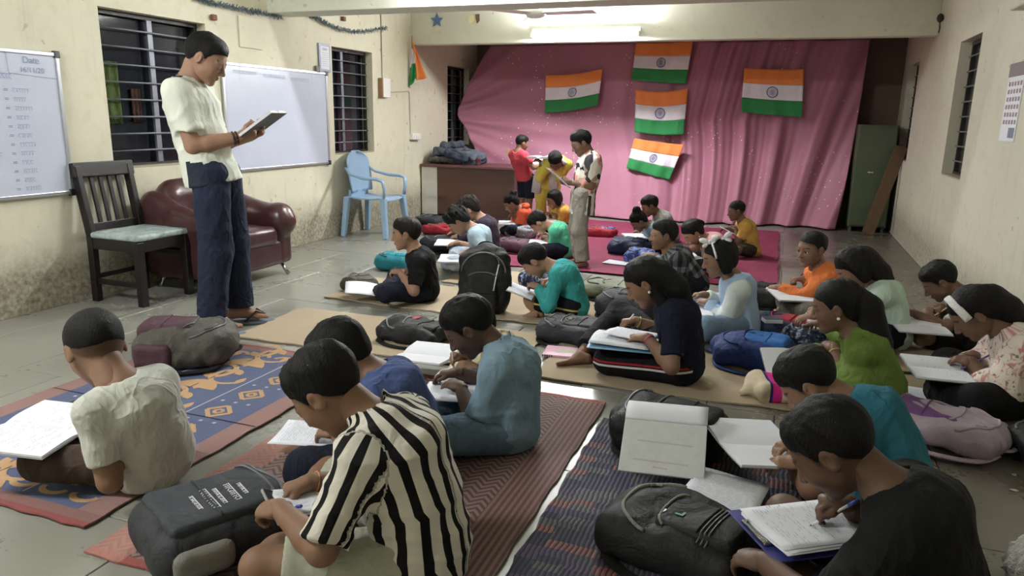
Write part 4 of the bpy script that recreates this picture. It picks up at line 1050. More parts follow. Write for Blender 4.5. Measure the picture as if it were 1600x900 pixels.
    if rdir is None: dR = nrm(dR+.8*nrm(WR2-ER))
    if ldir is None: dL = nrm(dL+.8*nrm(WL2-EL))
    nR = V3(*rn) if rn is not None else V3(-.25, 0, -1); nL = V3(*ln) if ln is not None else V3(.25, 0, -1)
    # --- legs
    hipR, hipL = pelv+V3(.058*H, .01*H, -.005*H), pelv+V3(-.058*H, .01*H, -.005*H)
    kz = kneez*H
    LG = dict(kr=V3(.205, .175, 0)*H+V3(0, 0, kz), kl=V3(-.205, .175, 0)*H+V3(0, 0, kz), ar=V3(-.01, .205, .04)*H, al=V3(.02, .25, .042)*H,
              fr=V3(-1, .15, -.12), fl=V3(1, .25, -.12), ur=V3(.1, .6, .8), ul=V3(0, .6, .8))
    if stand: LG = dict(kr=V3(.062, .02, .275)*H, kl=V3(-.062, .02, .275)*H, ar=V3(.07, -.015, .045)*H, al=V3(-.07, -.015, .045)*H, fr=V3(.2, 1, 0), fl=V3(-.2, 1, 0), ur=V3(0, 0, 1), ul=V3(0, 0, 1))
    if legs:
        for k_, q in legs.items(): LG[k_] = V3(*q)*(1 if k_ in ('fr', 'fl', 'ur', 'ul') else H)
    if legpx:
        for k_, q in legpx.items(): LG[k_] = loc(G(*q))
    g = girth; RS = res
    # ---------------------------------------------------------------- skin
    hb, hf, hhd = .0105*RS, .0048*RS, .0056*RS
    B = []
    c = lambda *a, **k: B.append(cone(*a, **k))
    c(pelv, mid1, .066*H*g, .060*H*g, X, 1.35, k=.03); c(mid1, mid2, .060*H*g, .068*H*g, lat, 1.30, k=.03); c(mid2, shc, .066*H*g, .048*H*g, lat, 1.35, k=.03)
    c(SR, SLf, .033*H, .033*H, k=.03)
    for S_ in (SR, SLf): c(nb-up_d*.015*H, S_, .026*H, .026*H, k=.03)
    c(shc, hc+RN @ V3(0, -.10*hh, -.25*hh), .040*H, .036*H, k=.03)
    for S_, E_, W_ in ((SR, ER, WR2), (SLf, EL, WL2)):
        c(S_, E_, .036*H*arm_r, .0275*H*arm_r, k=.02); m_ = E_+(W_-E_)*.3; c(E_, m_, .027*H*arm_r, .0275*H*arm_r, k=.015); c(m_, W_, .0275*H*arm_r, .0185*H*arm_r, k=.015)
    for h_, k_, a_ in ((hipR, LG['kr'], LG['ar']), (hipL, LG['kl'], LG['al'])):
        c(h_, k_, .054*H*g, .034*H, k=.03); cf = k_+(a_-k_)*.33-V3(0, 0, .0); c(k_, cf, .034*H, .034*H, k=.02); c(cf, a_, .034*H, .022*H, k=.02)
    parts = [sculpt(B, hb, .02)]
    F_ = []
    tips = {}
    if rh != 'none': hp, tips['r'] = hand_prims(WR2, dR, nR, hl, rpose, True); parts.append(sculpt(hp, hf, .008))
    if lh != 'none': hp, tips['l'] = hand_prims(WL2, dL, nL, hl, lpose, False); parts.append(sculpt(hp, hf, .008))
    fl2 = .145*H
    if show_feet[0]: parts.append(sculpt(foot_prims(LG['ar'], LG['fr'], LG['ur'], fl2, True), hf*1.25, .01))
    if show_feet[1]: parts.append(sculpt(foot_prims(LG['al'], LG['fl'], LG['ul'], fl2, False), hf*1.25, .01))
    nh = sum(len(q[0]) for q in parts)
    hv, hfc = sculpt(head_prims(hh, lid)+[cone((0, -.11*hh, -.22*hh), (0, -.16*hh, -.60*hh), .21*hh, .20*hh, None, 1, .08*hh)], hhd, .05*hh)
    parts.append((hv @ RH.T+hc, hfc))
    Vb, Fb = merge(parts); me = raw_mesh('body', Vb, Fb)
    T = np.zeros((len(Vb), 3), np.float32); q = hv/hh; x_, y_, z_ = np.abs(q[:, 0]), q[:, 1], q[:, 2]
    sm = lambda d, w_: np.clip(1-d/w_, 0, 1)
    arch = .115+.02*np.sin(np.clip((x_-.05)/.2, 0, 1)*PI); brow = sm(np.abs(z_-arch), .024)*(x_ > .045)*(x_ < .235)*(y_ > .22)
    lash = sm(np.abs(z_-(lid+.004)), .014)*(x_ > .055)*(x_ < .215)*(y_ > .26)*.9
    T[nh:, 0] = np.clip(np.maximum(brow*1.5, lash*1.3), 0, .92)
    T[nh:, 1] = np.clip(1.6-np.hypot(x_/.11, (z_+.255)/.05)*1.6, 0, 1)*(y_ > .3)*.7
    if hair in ('boy', 'buzz'):
        ys, zs = HAIRLINES['boy']; T[nh:, 2] = np.clip((z_-np.interp(y_, ys, zs)+.05)/.07, 0, .8)*(np.abs(q[:, 0]) < .345+.0*y_)
    attr_vec(me, 'tint', T); body = link('body', me, skin_mat(skin), e)
    for sx in (-1, 1):                                          # eyes
        mb = MB(); mb.cur = 0; R4 = Matrix([list(r_) for r_ in RH]); ce = Vector(hc+RH @ (V3(sx*.135, .322, .010)*hh)); r_ = .066*hh
        mb.ell((0, 0, 0), r_, 12, 8)
        mi = []
        for f in mb.f:
            cc = sum((Vector(mb.v[i]) for i in f), Vector())/len(f); dd = Vector((0, 1, -.25)).normalized(); mi.append(1 if cc.normalized().dot(dd) > .86 else 0)
        mb.mi = mi; o = mb.build('eye', [EYEW, EYEI], body, smooth=True); o.matrix_parent_inverse = Matrix.Identity(4); o.location = ce; o.rotation_euler = R4.to_euler()
    # ---------------------------------------------------------------- hair
    ex = []
    if extra_hair:
        for (a_, b_, ra, rb, *asp) in extra_hair:                # chains given in head heights, in the head frame or ('b', body)
            ex.append(cone(V3(*a_)*hh, V3(*b_)*hh, ra*hh, rb*hh, (1, 0, 0) if asp else None, asp[0] if asp else 1, .05*hh))
    hv2, hf2 = hair_mesh(hh, hair, hvol, .0062*RS, ex, len(PEOPLE), hfuzz)
    me = raw_mesh('hair', hv2 @ RH.T+hc, hf2); link('hair', me, hairmat or HAIR, e)
    # ---------------------------------------------------------------- clothes
    ct = .009*H*loose; hc_ = .0092*RS
    sd = len(PEOPLE)*7+3
    if top is not None:
        C = []; cc = lambda *a, **k: C.append(cone(*a, **k))
        if not stand:
            cc(pelv+V3(0, -.012*H, -.012*H), mid1, .072*H*g+ct, .063*H*g+ct, X, 1.38, k=.035)
            if hem > 0:
                for sx in (-1, 1): cc(pelv+V3(0, 0, .01*H), pelv+V3(sx*.10*H, hem*H, .02*H), .075*H*g+ct, .07*H+ct, k=.05)
        else: cc(pelv+V3(0, 0, -hem*H), mid1, .068*H*g+ct*1.8, .058*H*g+ct*1.2, X, 1.30, k=.035, cut0=0)
        cc(mid1, mid2, .063*H*g+ct, .068*H*g+ct, lat, 1.34, k=.035); cc(mid2, shc, .067*H*g+ct, .050*H*g+ct*.6, lat, 1.34, k=.035)
        cc(SR, SLf, .034*H+ct*.6, .034*H+ct*.6, k=.04)
        for S_ in (SR, SLf): cc(nb-up_d*.018*H, S_, .030*H, .030*H+ct*.5, k=.03)
        if collar: cc(shc+up_d*.005*H, nb+up_d*.022*H, .052*H, .046*H, k=.008, cut1=1)
        for S_, E_, W_ in ((SR, ER, WR2), (SLf, EL, WL2)):
            f1 = min(1, sleeve); cc(S_, S_+(E_-S_)*f1, .035*H+ct*.8, (.035-.0085*f1)*H+ct*1.15, k=.03, cut1=None if sleeve > 1 else 1.0)
            if sleeve > 1:
                f2 = sleeve-1; cc(E_, E_+(W_-E_)*f2, .0275*H+ct*1.1, (.0275-.008*f2)*H+ct*.95, k=.025, cut1=1.0)
        C.append(halfspace((0, 0, .004), (0, 0, -1)))
        # neck opening
        C.append(cone(nb-up_d*.012*H, nb+up_d*.12*H, .043*H if not collar else .036*H, .06*H, None, 1, .006, op='sub'))
        tv, tf = sculpt(C, hc_, .03, creases(sd, .0050*loose))
        me = raw_mesh(topname, tv, tf)
        # pattern coordinates: across / along for the torso, around / along for the sleeves
        def seg_d(a, b): 
            ab = b-a; t_ = np.clip(((tv-a) @ ab)/(ab @ ab), 0, 1); return np.linalg.norm(tv-(a+t_[:, None]*ab), axis=1), t_*np.linalg.norm(ab)
        best = np.full(len(tv), 9.0); foot = np.zeros_like(tv); run = 0.0; along = np.zeros(len(tv))
        for a_, b_ in ((pelv, mid1), (mid1, mid2), (mid2, nb)):
            dd_, tt_ = seg_d(a_, b_); m_ = dd_ < best; best[m_] = dd_[m_]; foot[m_] = (a_+nrm(b_-a_)*tt_[:, None])[m_]; along[m_] = run+tt_[m_]; run += np.linalg.norm(b_-a_)
        dt = best-.085*H; ay = nrm(np.cross(lat, up_d)); rel = tv-foot
        pat = np.zeros((len(tv), 3), np.float32); pat[:, 0] = np.arctan2(rel @ lat/1.3, (rel @ ay)*-1)*.11*H; pat[:, 1] = along
        for S_, E_, W_, sg in ((SR, ER, WR2, 1), (SLf, EL, WL2, -1)):
            da, ta = seg_d(S_, E_); db, tb_ = seg_d(E_, W_); m_ = (np.minimum(da, db)-.04*H < dt-.010) & (np.where(sg > 0, tv @ lat, -(tv @ lat)) > (shw+shc @ lat*sg)*.80)
            ax_ = nrm(E_-S_); u1 = nrm(np.cross(ax_, V3(0, 0, 1))); u2 = np.cross(ax_, u1); rel = tv-S_
            ang = np.arctan2(rel @ u2, rel @ u1)
            pat[m_, 0] = (ang*.055*H)[m_]+sg*.30; pat[m_, 1] = (ta+np.where(db < da, tb_, 0))[m_]; pat[m_, 2] = sg*.5
        attr_vec(me, 'pat', pat); link(topname, me, top, e)
    if bottoms is not None:
        C = []; cc = lambda *a, **k: C.append(cone(*a, **k))
        cc(pelv+V3(0, -.01*H if not stand else 0, 0), pelv+(mid1-pelv)*.35, (.070 if not stand else .060)*H*g+ct*.4, (.066 if not stand else .054)*H*g+ct*.2, X, 1.36 if not stand else 1.2, k=.03)
        for h_, k_, a_ in ((hipR, LG['kr'], LG['ar']), (hipL, LG['kl'], LG['al'])):
            f1 = min(1, leg_len); cc(h_, h_+(k_-h_)*f1, (.055*H*g+ct)*(.9 if stand else 1), (.055*g-.017*f1*g)*H+ct*1.2, k=.03, cut1=None if leg_len > 1 else 1)
            if leg_len > 1:
                f2 = leg_len-1; cc(k_, k_+(a_-k_)*f2, .038*H+ct*1.1, (.038-.007*f2)*H+ct*1.4, k=.03, cut1=1)
        C.append(halfspace((0, 0, .003), (0, 0, -1)))
        tv, tf = sculpt(C, hc_*1.05, .03, creases(sd+2, .0050)); me = raw_mesh(botname, tv, tf)
        pat = np.zeros((len(tv), 3), np.float32)
        for h_, k_, sg in ((hipR, LG['kr'], 1), (hipL, LG['kl'], -1)):
            m_ = (tv[:, 0]*sg > 0); ab = nrm(k_-h_); rel = tv-h_; u1 = nrm(np.cross(ab, V3(0, 0, 1))); u2 = np.cross(u1, ab); pat[m_, 0] = (rel @ u1)[m_]*sg; pat[m_, 1] = (rel @ ab)[m_]; pat[m_, 2] = (rel @ u2)[m_]
        attr_vec(me, 'pat', pat); link(botname, me, bottoms, e)
    R2w = np.array([[rgt.x, fwd.x, 0], [rgt.y, fwd.y, 0], [0, 0, 1]])
    W_ = lambda p: Vector(R2w @ np.asarray(p))+base
    info = dict(e=e, H=H, hh=hh, hc=hc, RH=RH, W=W_, HR=WR2+dR*hl*.5, HL=WL2+dL*hl*.5, tips=tips, dR=dR, dL=dL, nR=nR, nL=nL, WR=WR2, WL=WL2, EL=EL, ER=ER, nb=nb, up=up_d, lat=lat, pelv=pelv, mid1=mid1, mid2=mid2, LG=LG, SR=SR, SL=SLf, shc=shc)
    PEOPLE.append(info); 
    return info
def head_part(p, name, mat, build, loc_parent=None):
    """a part modelled in head heights in the head frame (ribbon, hairband, earring)"""
    mb = MB(); build(mb); hh = p['hh']; RH = p['RH']; hc = p['hc']
    mb.v = [tuple(RH @ (np.array(v)*hh)+hc) for v in mb.v]
    return mb.build(name, mat, p['e'], smooth=True)
def pen(p, hand, mat, label, ln=.14, tilt=(-.35, .1, .9), r=.0042, cap=None):
    """a pen gripped between thumb and forefinger"""
    t = p['tips'][hand]; grip = (t[0]+t[4])/2; d = nrm(V3(*tilt))
    a = p['W'](grip-d*ln*.25); b = p['W'](grip+d*ln*.75)
    e = empty('pen', a, 0, label, 'pen', 'pens in writing hands'); z = Vector((0, 0, 0)); q = b-a
    MB().tube([z+q*.06, q], r, 8).build('barrel', mat, e, smooth=True)
    MB().tube([z, z+q*.07], [.001, r*.9], 8).build('tip', BLACKP, e, smooth=True)
    if cap is not None: MB().tube([q*.78, q*1.0], r*1.15, 8).build('cap', cap, e, smooth=True)
    return e
# ------------------------------------------------------------------ clothing materials with woven or printed patterns
def pat_mat(name, fn, rough=.88, wr=.45):
    if name in MATS: return MATS[name]
    t = NT(name, rough, .2); co = t.coord(attr='pat'); t.col(fn(t, co)); n1 = t.noise(t.coord('Object', (1, 1, .6)), 14, 3, .5, .6); t.bump(n1, wr, .03); MATS[name] = t.m; return t.m
def f_stripe(t, co):
    x, y, z = t.sep(co); s = t.math('FRACT', t.math('MULTIPLY', t.math('ADD', x, 5.0), 15.5)); return t.mix(t.math('LESS_THAN', s, .43), srgb(214, 210, 200), srgb(22, 21, 22))
def f_plaid(t, co):
    x, y, z = t.sep(co); a = t.math('LESS_THAN', t.math('FRACT', t.math('MULTIPLY', t.math('ADD', x, 5.0), 13.0)), .5); b = t.math('LESS_THAN', t.math('FRACT', t.math('MULTIPLY', t.math('ADD', y, 5.0), 12.0)), .5)
    return t.ramp(t.math('MULTIPLY', t.math('ADD', a, b), .5), [(0, srgb(120, 122, 126)), (.35, srgb(74, 76, 82)), (.75, srgb(34, 34, 40))], 'CONSTANT')
def f_floral(t, co):
    n = t.noise(co, 26, 3, .6, 1.0); n2 = t.noise(co, 40, 2, .6, .5); c = t.mix(t.ramp(n, [(.54, (0, 0, 0)), (.60, (1, 1, 1))]), srgb(226, 214, 206), srgb(200, 142, 138)); return t.mix(t.ramp(n2, [(.60, (0, 0, 0)), (.64, (1, 1, 1))]), c, srgb(130, 120, 114))
def f_abstract(t, co):
    vo = t.n('ShaderNodeTexVoronoi'); vo.inputs['Scale'].default_value = 18; t.l(co, vo.inputs['Vector']); s = t.sep(vo.outputs['Color'])[0]
    return t.ramp(s, [(0, srgb(206, 200, 190)), (.26, srgb(40, 42, 52)), (.46, srgb(214, 208, 200)), (.58, srgb(150, 128, 108)), (.68, srgb(216, 210, 202)), (.82, srgb(208, 150, 138)), (.92, srgb(60, 58, 60))], 'CONSTANT')
def f_side(t, co):   # white sports shirt with dark side panels
    x, y, z = t.sep(co); ax = t.math('ABSOLUTE', x); wd = t.math('ADD', .012, t.math('MULTIPLY', t.math('ABSOLUTE', t.math('SUBTRACT', y, .27)), .26))
    m = t.math('MULTIPLY', t.math('LESS_THAN', t.math('ABSOLUTE', t.math('SUBTRACT', ax, .325)), wd), t.math('LESS_THAN', t.math('ABSOLUTE', z), .3)); return t.mix(m, srgb(216, 220, 208), srgb(40, 46, 58))
def f_stripe_leg(t, co):
    x, y, z = t.sep(co); a = t.math('MULTIPLY', t.math('GREATER_THAN', z, -.012), t.math('LESS_THAN', z, -.001)); b = t.math('MULTIPLY', t.math('GREATER_THAN', z, .006), t.math('LESS_THAN', z, .016)); o = t.math('GREATER_THAN', x, .0)
    c = t.mix(t.math('MULTIPLY', a, o), srgb(22, 21, 26), srgb(214, 214, 214)); return t.mix(t.math('MULTIPLY', b, o), c, srgb(156, 40, 48))
def f_yellowline(t, co):
    x, y, z = t.sep(co); a = t.math('MULTIPLY', t.math('GREATER_THAN', z, -.012), t.math('LESS_THAN', z, .0)); o = t.math('GREATER_THAN', x, .0); return t.mix(t.math('MULTIPLY', a, o), srgb(24, 25, 34), srgb(200, 180, 100))
def f_ribbonshirt(t, co):  # pale blue body, white yoke and sleeves
    x, y, z = t.sep(co); return t.mix(t.math('GREATER_THAN', t.math('ABSOLUTE', z), .3), srgb(164, 188, 216), srgb(208, 216, 214))
def f_jeans(t, co):
    n = t.noise(co, 22, 4); return t.mix(n, srgb(92, 118, 142), srgb(138, 160, 178))
NAVY = cloth('navy_cotton', srgb(26, 30, 46)); BLACKC = cloth('black_cotton', srgb(20, 20, 23)); JEANS = pat_mat('washed_denim', f_jeans)
GREYP = cloth('grey_chino', srgb(138, 132, 122)); BROWN = cloth('brown_trousers', srgb(66, 52, 44))
SKL, SKM, SKD, SKX = (.33, .195, .13), (.235, .134, .088), (.165, .093, .064), (.095, .055, .041)
WHITEPEN = plain('white_pen', srgb(220, 222, 228), .3); BLUEPEN = plain('blue_pen', srgb(60, 90, 190), .3); REDPEN = plain('maroon_pen', srgb(120, 40, 50), .3)
P = {}
# --- the teacher
P['teacher'] = person('standing man in white sports shirt and navy trousers reading a book', 1.71, (352, 512), 22, (322, 92), 30, stand=True, hem=.035, slouch=.03,
    skin=SKL, hair='boy', hvol=.03, hfuzz=.006, top=pat_mat('white_sports_shirt', f_side), sleeve=.72, bottoms=cloth('navy_trousers', srgb(34, 42, 64)), leg_len=1.97,
    rh=('pl', 398, 206, .03), lh=('pl', 412, 204, -.03), rpose='hold', lpose='hold', rdir=(-.1, .9, .35), ldir=(.1, .9, .35), rn=(-.5, .1, .85), ln=(.5, .1, .85), relb=(.35, -.7, -.6), lelb=(-.35, -.7, -.6), zoff=.018, girth=.98, loose=1.5, lid=-.035, hs=1.06,
    legs=dict(kr=(.055, .01, .275), kl=(-.055, .03, .275), ar=(.065, -.02, .045), al=(-.06, .03, .045)))
# --- front rows
P['grey'] = person('boy in pale grey t-shirt seen from behind on the blue mat', 1.46, (240, 712), 172, (150, 545), 36, hyaw=158, hz=.50, res=.85, skin=SKM, hair='buzz', hvol=.03, hfuzz=.004,
    top=cloth('pale_grey_tee', srgb(194, 196, 186)), sleeve=.72, bottoms=BROWN, leg_len=1.95, legpx=dict(kl=(62, 722, .11), kr=(120, 655, .10)), lh=(186, 672, .21), rh=(172, 655, .27), lelb=(-.5, -.5, -.7), slouch=.13, loose=.85, girth=.96, lean_side=6, shoulder_drop=.012, hs=1.06)
P['striped'] = person('boy in black and white striped shirt bent over his phone and paper', 1.56, (655, 850), 183, (512, 612), 48, hyaw=190, res=.85, skin=SKM, hair='boy', hvol=.06, hfuzz=.016,
    top=pat_mat('striped_shirt_cloth', f_stripe), sleeve=.93, collar=True, bottoms=cloth('khaki_shorts', srgb(164, 166, 148)), leg_len=.80, legpx=dict(kl=(405, 885, .10), kr=(500, 722, .10)), lh=(405, 812, .21), rh=(450, 772, .22), rpose='write', lpose='hold', lelb=(-.6, -.5, -.5), slouch=.12, loose=1.7, girth=1.02)
P['blue'] = person('boy in plain royal blue t-shirt behind the striped boy', 1.5, (640, 700), 190, (532, 553), 42, hyaw=200, res=.9, skin=SKM, hair='full', hvol=.05, top=cloth('royal_blue_tee', srgb(68, 86, 140)), sleeve=.7,
    bottoms=NAVY, leg_len=1.9, lh=(500, 690, .17), rh=(520, 668, .19), legpx=dict(kl=(478, 735, .09), kr=(520, 660, .12), ar=(482, 690, .04)), legs=dict(fr=(-.1, 1, -.1), ur=(.3, 0, 1)), slouch=.13, loose=1.2)
P['denim'] = person('dark skinned boy in faded denim blue shirt on the maroon mat', 1.46, (793, 658), 187, (733, 512), 40, hyaw=200, res=.9, skin=SKX, hair='boy', hvol=.055, top=cloth('faded_denim_shirt', srgb(120, 152, 172), .14), sleeve=.85, collar=True,
    bottoms=cloth('faded_denim_jeans', srgb(90, 118, 138), .2), leg_len=1.95, lh=(700, 612, .2), rh=(692, 590, .2), lpose='flat', slouch=.12, loose=1.5)
P['olive'] = person('child in pale olive shirt writing behind the denim shirt boy', 1.34, (792, 590), 195, (740, 506), 30, skin=SKM, hair='full', hvol=.04, top=cloth('pale_olive_shirt', srgb(168, 158, 112)), sleeve=.75, bottoms=cloth('cream_trousers', srgb(190, 182, 160)), leg_len=1.9,
    lh=(722, 582, .17), rh=(704, 562, .19), rpose='write', slouch=.08)
P['blacktee'] = person('boy in black t-shirt with arms folded, looking left', 1.36, (661, 449), 202, (634, 366), 8, hyaw=205, skin=SKL, hair='boy', hvol=.045, hairmat=HAIRB, top=BLACKC, sleeve=.85, bottoms=NAVY, leg_len=1.85, lh=(612, 432, .20), rh=(628, 430, .21), slouch=.10, loose=1.3, lid=.0, lpose='hold', rpose='hold')
P['skyblue'] = person('curly haired boy in pale sky blue t-shirt looking down', 1.36, (752, 406), 202, (716, 346), 48, skin=SKL, hair='full', hvol=.085, hfuzz=.035, top=cloth('sky_blue_tee', srgb(158, 184, 200)), sleeve=.75, bottoms=cloth('pale_jeans', srgb(160, 172, 190)), leg_len=1.85, lh=(722, 402, .15), rh=(706, 384, .17), res=1.1, slouch=.12)
P['purple'] = person('boy in dark plum top behind the sky blue t-shirt boy', 1.36, (765, 386), 200, (733, 328), 38, skin=SKL, hair='full', hvol=.07, hfuzz=.03, hairmat=HAIRB, top=cloth('dark_plum_top', srgb(52, 42, 58)), sleeve=1.8, bottoms=NAVY, leg_len=.85, lh=(706, 372, .15), rh=(700, 366, .15), res=1.2, slouch=.10)
P['teal'] = person('boy in bright teal long-sleeved top writing with head bowed', 1.30, (895, 474), 192, (836, 408), 55, skin=SKL, hair='boy', hvol=.05, top=cloth('bright_teal_top', srgb(24, 156, 156)), sleeve=1.9, bottoms=pat_mat('black_shorts_yellow_line', f_yellowline), leg_len=.85, lh=(826, 452, .19), rh=(848, 446, .19), rpose='write', lpose='hold', slouch=.14, loose=1.2, legpx=dict(kl=(828, 468, .12), al=(838, 487, .045)), legs=dict(fl=(-.2, 1, -.1), ul=(0, 0, 1)))
P['mint'] = person('boy in mint green t-shirt bent low over a notebook', 1.26, (880, 388), 195, (842, 348), 58, skin=SKL, hair='boy', hvol=.05, top=cloth('mint_green_tee', srgb(66, 182, 140)), sleeve=.7, bottoms=NAVY, leg_len=.9, lh=(848, 374, .15), rh=(842, 368, .17), rpose='write', res=1.2, slouch=.14)
P['orangegirl'] = person('small girl in bright orange hooded jacket beside the desk', 1.16, (824, 357), 205, (799, 318), 38, skin=SKM, hair='girl', hvol=.05, extra_hair=[((0, -.40, .36), (0, -.46, .40), .16, .16)], top=cloth('bright_orange_jacket', srgb(228, 84, 34)), sleeve=1.9, bottoms=NAVY, lh=(802, 343, .18), rh=(796, 340, .2), res=1.3, slouch=.1)
P['mustard'] = person('girl with short bob in mustard shirt behind the mint t-shirt boy', 1.2, (884, 354), 205, (866, 312), 26, hyaw=210, skin=SKM, hair='bob', hvol=.05, top=cloth('mustard_shirt', srgb(206, 148, 26)), sleeve=.8, bottoms=NAVY, lh=(860, 338, .2), rh=(852, 338, .2), res=1.3, slouch=.08)
P['redboy'] = person('small boy in red t-shirt standing by the desk end', 1.07, (819, 350), 62, (816, 224), 18, stand=True, hyaw=40, skin=SKM, hair='boy', hvol=.045, top=cloth('red_tee', srgb(196, 54, 74)), hem=.03, sleeve=.7, bottoms=NAVY, leg_len=.95, rh=(.12, .16, .64, 0), lh=(-.10, .16, .62, 0), res=1.3, slouch=.03, rpose='hold', lpose='hold', loose=1.4)
P['yellowgirl'] = person('girl in yellow dress with white scarf bowing her head over a page', 1.25, (855, 352), 268, (868, 252), 62, hyaw=272, hz=.795, stand=True, skin=SKM, hair='girl', hvol=.06, extra_hair=[((0, -.45, .0), (0, -.62, -.35), .16, .10)], top=cloth('yellow_dress', srgb(206, 190, 44)), topname='dress', hem=.16, sleeve=1.75, bottoms=cloth('yellow_leggings', srgb(214, 196, 50)), leg_len=1.95, rh=(.06, .20, .60, 0), lh=(-.05, .21, .59, 0), res=1.3, slouch=.10, rpose='hold', lpose='hold', loose=1.6)
P['patterned'] = person('standing boy in abstract printed shirt and grey trousers reading a page', 1.20, (905, 418), 205, (908, 224), 28, stand=True, hyaw=212, skin=SKD, hair='boy', hvol=.06, top=pat_mat('abstract_print_shirt', f_abstract), hem=.15, sleeve=.85, collar=True, bottoms=GREYP, leg_len=1.97, lh=('pl', 882, 284, -.02), rh=('pl', 876, 284, .06), lpose='hold', rpose='hold', ldir=(.3, .9, .1), rdir=(-.2, .9, .2), ln=(.6, .1, .7), rn=(-.6, .1, .7), lelb=(-.3, -.7, -.6), loose=1.8, slouch=.03, res=1.0)
P['plaid'] = person('boy in grey plaid shirt looking left with raised head', 1.38, (1082, 440), 200, (1036, 368), 4, hyaw=205, skin=SKM, hair='boy', hvol=.055, top=pat_mat('grey_plaid_shirt', f_plaid), sleeve=1.85, collar=True, bottoms=NAVY, leg_len=1.9, lh=(1030, 425, .16), rh=(1010, 400, .2), slouch=.08, loose=1.5, lid=.0)
P['bungirl'] = person('little girl with a top bun in pale denim jacket at the back', 1.14, (1028, 384), 210, (998, 346), 48, skin=SKM, hair='girl', hvol=.05, extra_hair=[((0, -.30, .46), (0, -.34, .50), .17, .17)], top=cloth('pale_denim_jacket', srgb(120, 146, 168)), sleeve=1.6, bottoms=NAVY, lh=(1000, 366, .14), rh=(994, 364, .15), res=1.3, slouch=.12)
P['greyback'] = person('boy in pale grey shirt sitting behind the little bun girl', 1.26, (1046, 366), 205, (1015, 322), 28, skin=SKM, hair='boy', hvol=.055, top=cloth('light_grey_shirt', srgb(164, 166, 164)), sleeve=.85, collar=True, bottoms=NAVY, lh=(1018, 352, .2), rh=(1010, 350, .2), res=1.3, slouch=.08)
P['pink'] = person('girl in pale pink shirt resting her cheek on her hand', 1.30, (1128, 408), 208, (1082, 364), 44, hyaw=215, skin=SKL, hair='girl', hvol=.045, extra_hair=[((0, -.42, .12), (0, -.50, .02), .16, .14)], top=cloth('pale_pink_shirt', srgb(220, 160, 160)), sleeve=.6, bottoms=BLACKC, lh=('pl', 1098, 374, -.03), rh=(1066, 396, .2), ldir=(.2, .2, 1), ln=(.2, 1, .2), lelb=(-.1, -.2, -1), lpose='fist', rpose='write', res=1.1, slouch=.14)
P['yellowboy'] = person('small boy in mustard yellow t-shirt near the curtain', 1.12, (1172, 388), 200, (1150, 330), 14, skin=SKD, hair='buzz', hvol=.045, hfuzz=.005, top=cloth('mustard_yellow_tee', srgb(194, 152, 46)), sleeve=.7, bottoms=cloth('dark_brown_shorts', srgb(58, 48, 44)), leg_len=.95, lh=(1142, 358, .26), rh=(1130, 360, .22), res=1.2, slouch=.08, loose=1.4)
P['ribbons'] = person('girl with white hair ribbons in pale blue and white top', 1.40, (1154, 503), 192, (1124, 404), 18, skin=SKM, hair='bob', hvol=.04, top=pat_mat('blue_white_top', f_ribbonshirt), sleeve=1.9, collar=True, bottoms=JEANS, leg_len=1.9, lh=(1092, 478, .18), rh=(1085, 466, .19), slouch=.08, loose=1.5)
P['navygirl'] = person('girl in navy t-shirt with long hair writing in the middle', 1.50, (1060, 562), 190, (1008, 442), 36, skin=SKM, hair='girl', hvol=.05, extra_hair=[((0, -.32, .0), (.0, -.46, -.45), .31, .31), ((0, -.46, -.45), (.0, -.42, -1.05), .30, .20), ((-.22, -.08, -.05), (-.24, -.10, -.62), .12, .16)], top=cloth('navy_tee', srgb(22, 26, 48)), sleeve=.8, bottoms=pat_mat('black_track_pants', f_stripe_leg), leg_len=1.85,
    lh=(992, 538, .20), rh=(975, 508, .20), rpose='write', lpose='flat', slouch=.10, loose=1.3, legpx=dict(kr=(968, 488, .20), ar=(906, 556, .05), kl=(950, 562, .085)), legs=dict(fr=(-.35, 1, -.15), ur=(.75, .2, .65)), res=.95)
P['orangeboy'] = person('boy in orange sweatshirt turning his face to the camera', 1.36, (1296, 480), 200, (1268, 390), 8, hyaw=226, skin=SKM, hair='buzz', hvol=.04, hfuzz=.005, top=cloth('orange_sweatshirt', srgb(226, 116, 24)), sleeve=1.85, bottoms=cloth('olive_grey_trousers', srgb(88, 84, 72)), leg_len=1.85, lh=(1202, 452, .17), rh=(1240, 442, .20), rpose='write', slouch=.08, loose=1.5, lid=.012)
P['mintgirl'] = person('girl with loose dark hair and pale mint top leaning forward', 1.42, (1390, 518), 185, (1334, 420), 40, skin=SKM, hair='bob', hvol=.06, extra_hair=[((0, -.34, 0), (0, -.42, -.45), .33, .31), ((0, -.42, -.45), (.0, -.36, -1.0), .31, .22)], top=cloth('pale_mint_top', srgb(178, 204, 188)), sleeve=.5, bottoms=NAVY, lh=(1248, 500, .18), rh=(1246, 492, .2), slouch=.10)
P['green'] = person('girl in lime green dress with a long wavy ponytail', 1.52, (1368, 606), 178, (1306, 480), 18, skin=SKD, hair='girl', hvol=.045, extra_hair=[((0, -.42, .12), (0, -.56, -.15), .18, .24), ((0, -.56, -.15), (-.04, -.52, -.85), .27, .33), ((-.04, -.52, -.85), (.05, -.46, -1.6), .33, .14)], top=cloth('lime_green_dress', srgb(94, 120, 38)), topname='dress', sleeve=1.5, hem=.06, collar=True, bottoms=cloth('lime_leggings', srgb(100, 124, 50)), leg_len=1.85, lh=(1288, 545, .20), rh=(1262, 502, .22), slouch=.09, loose=1.2, girth=.92, res=.95)
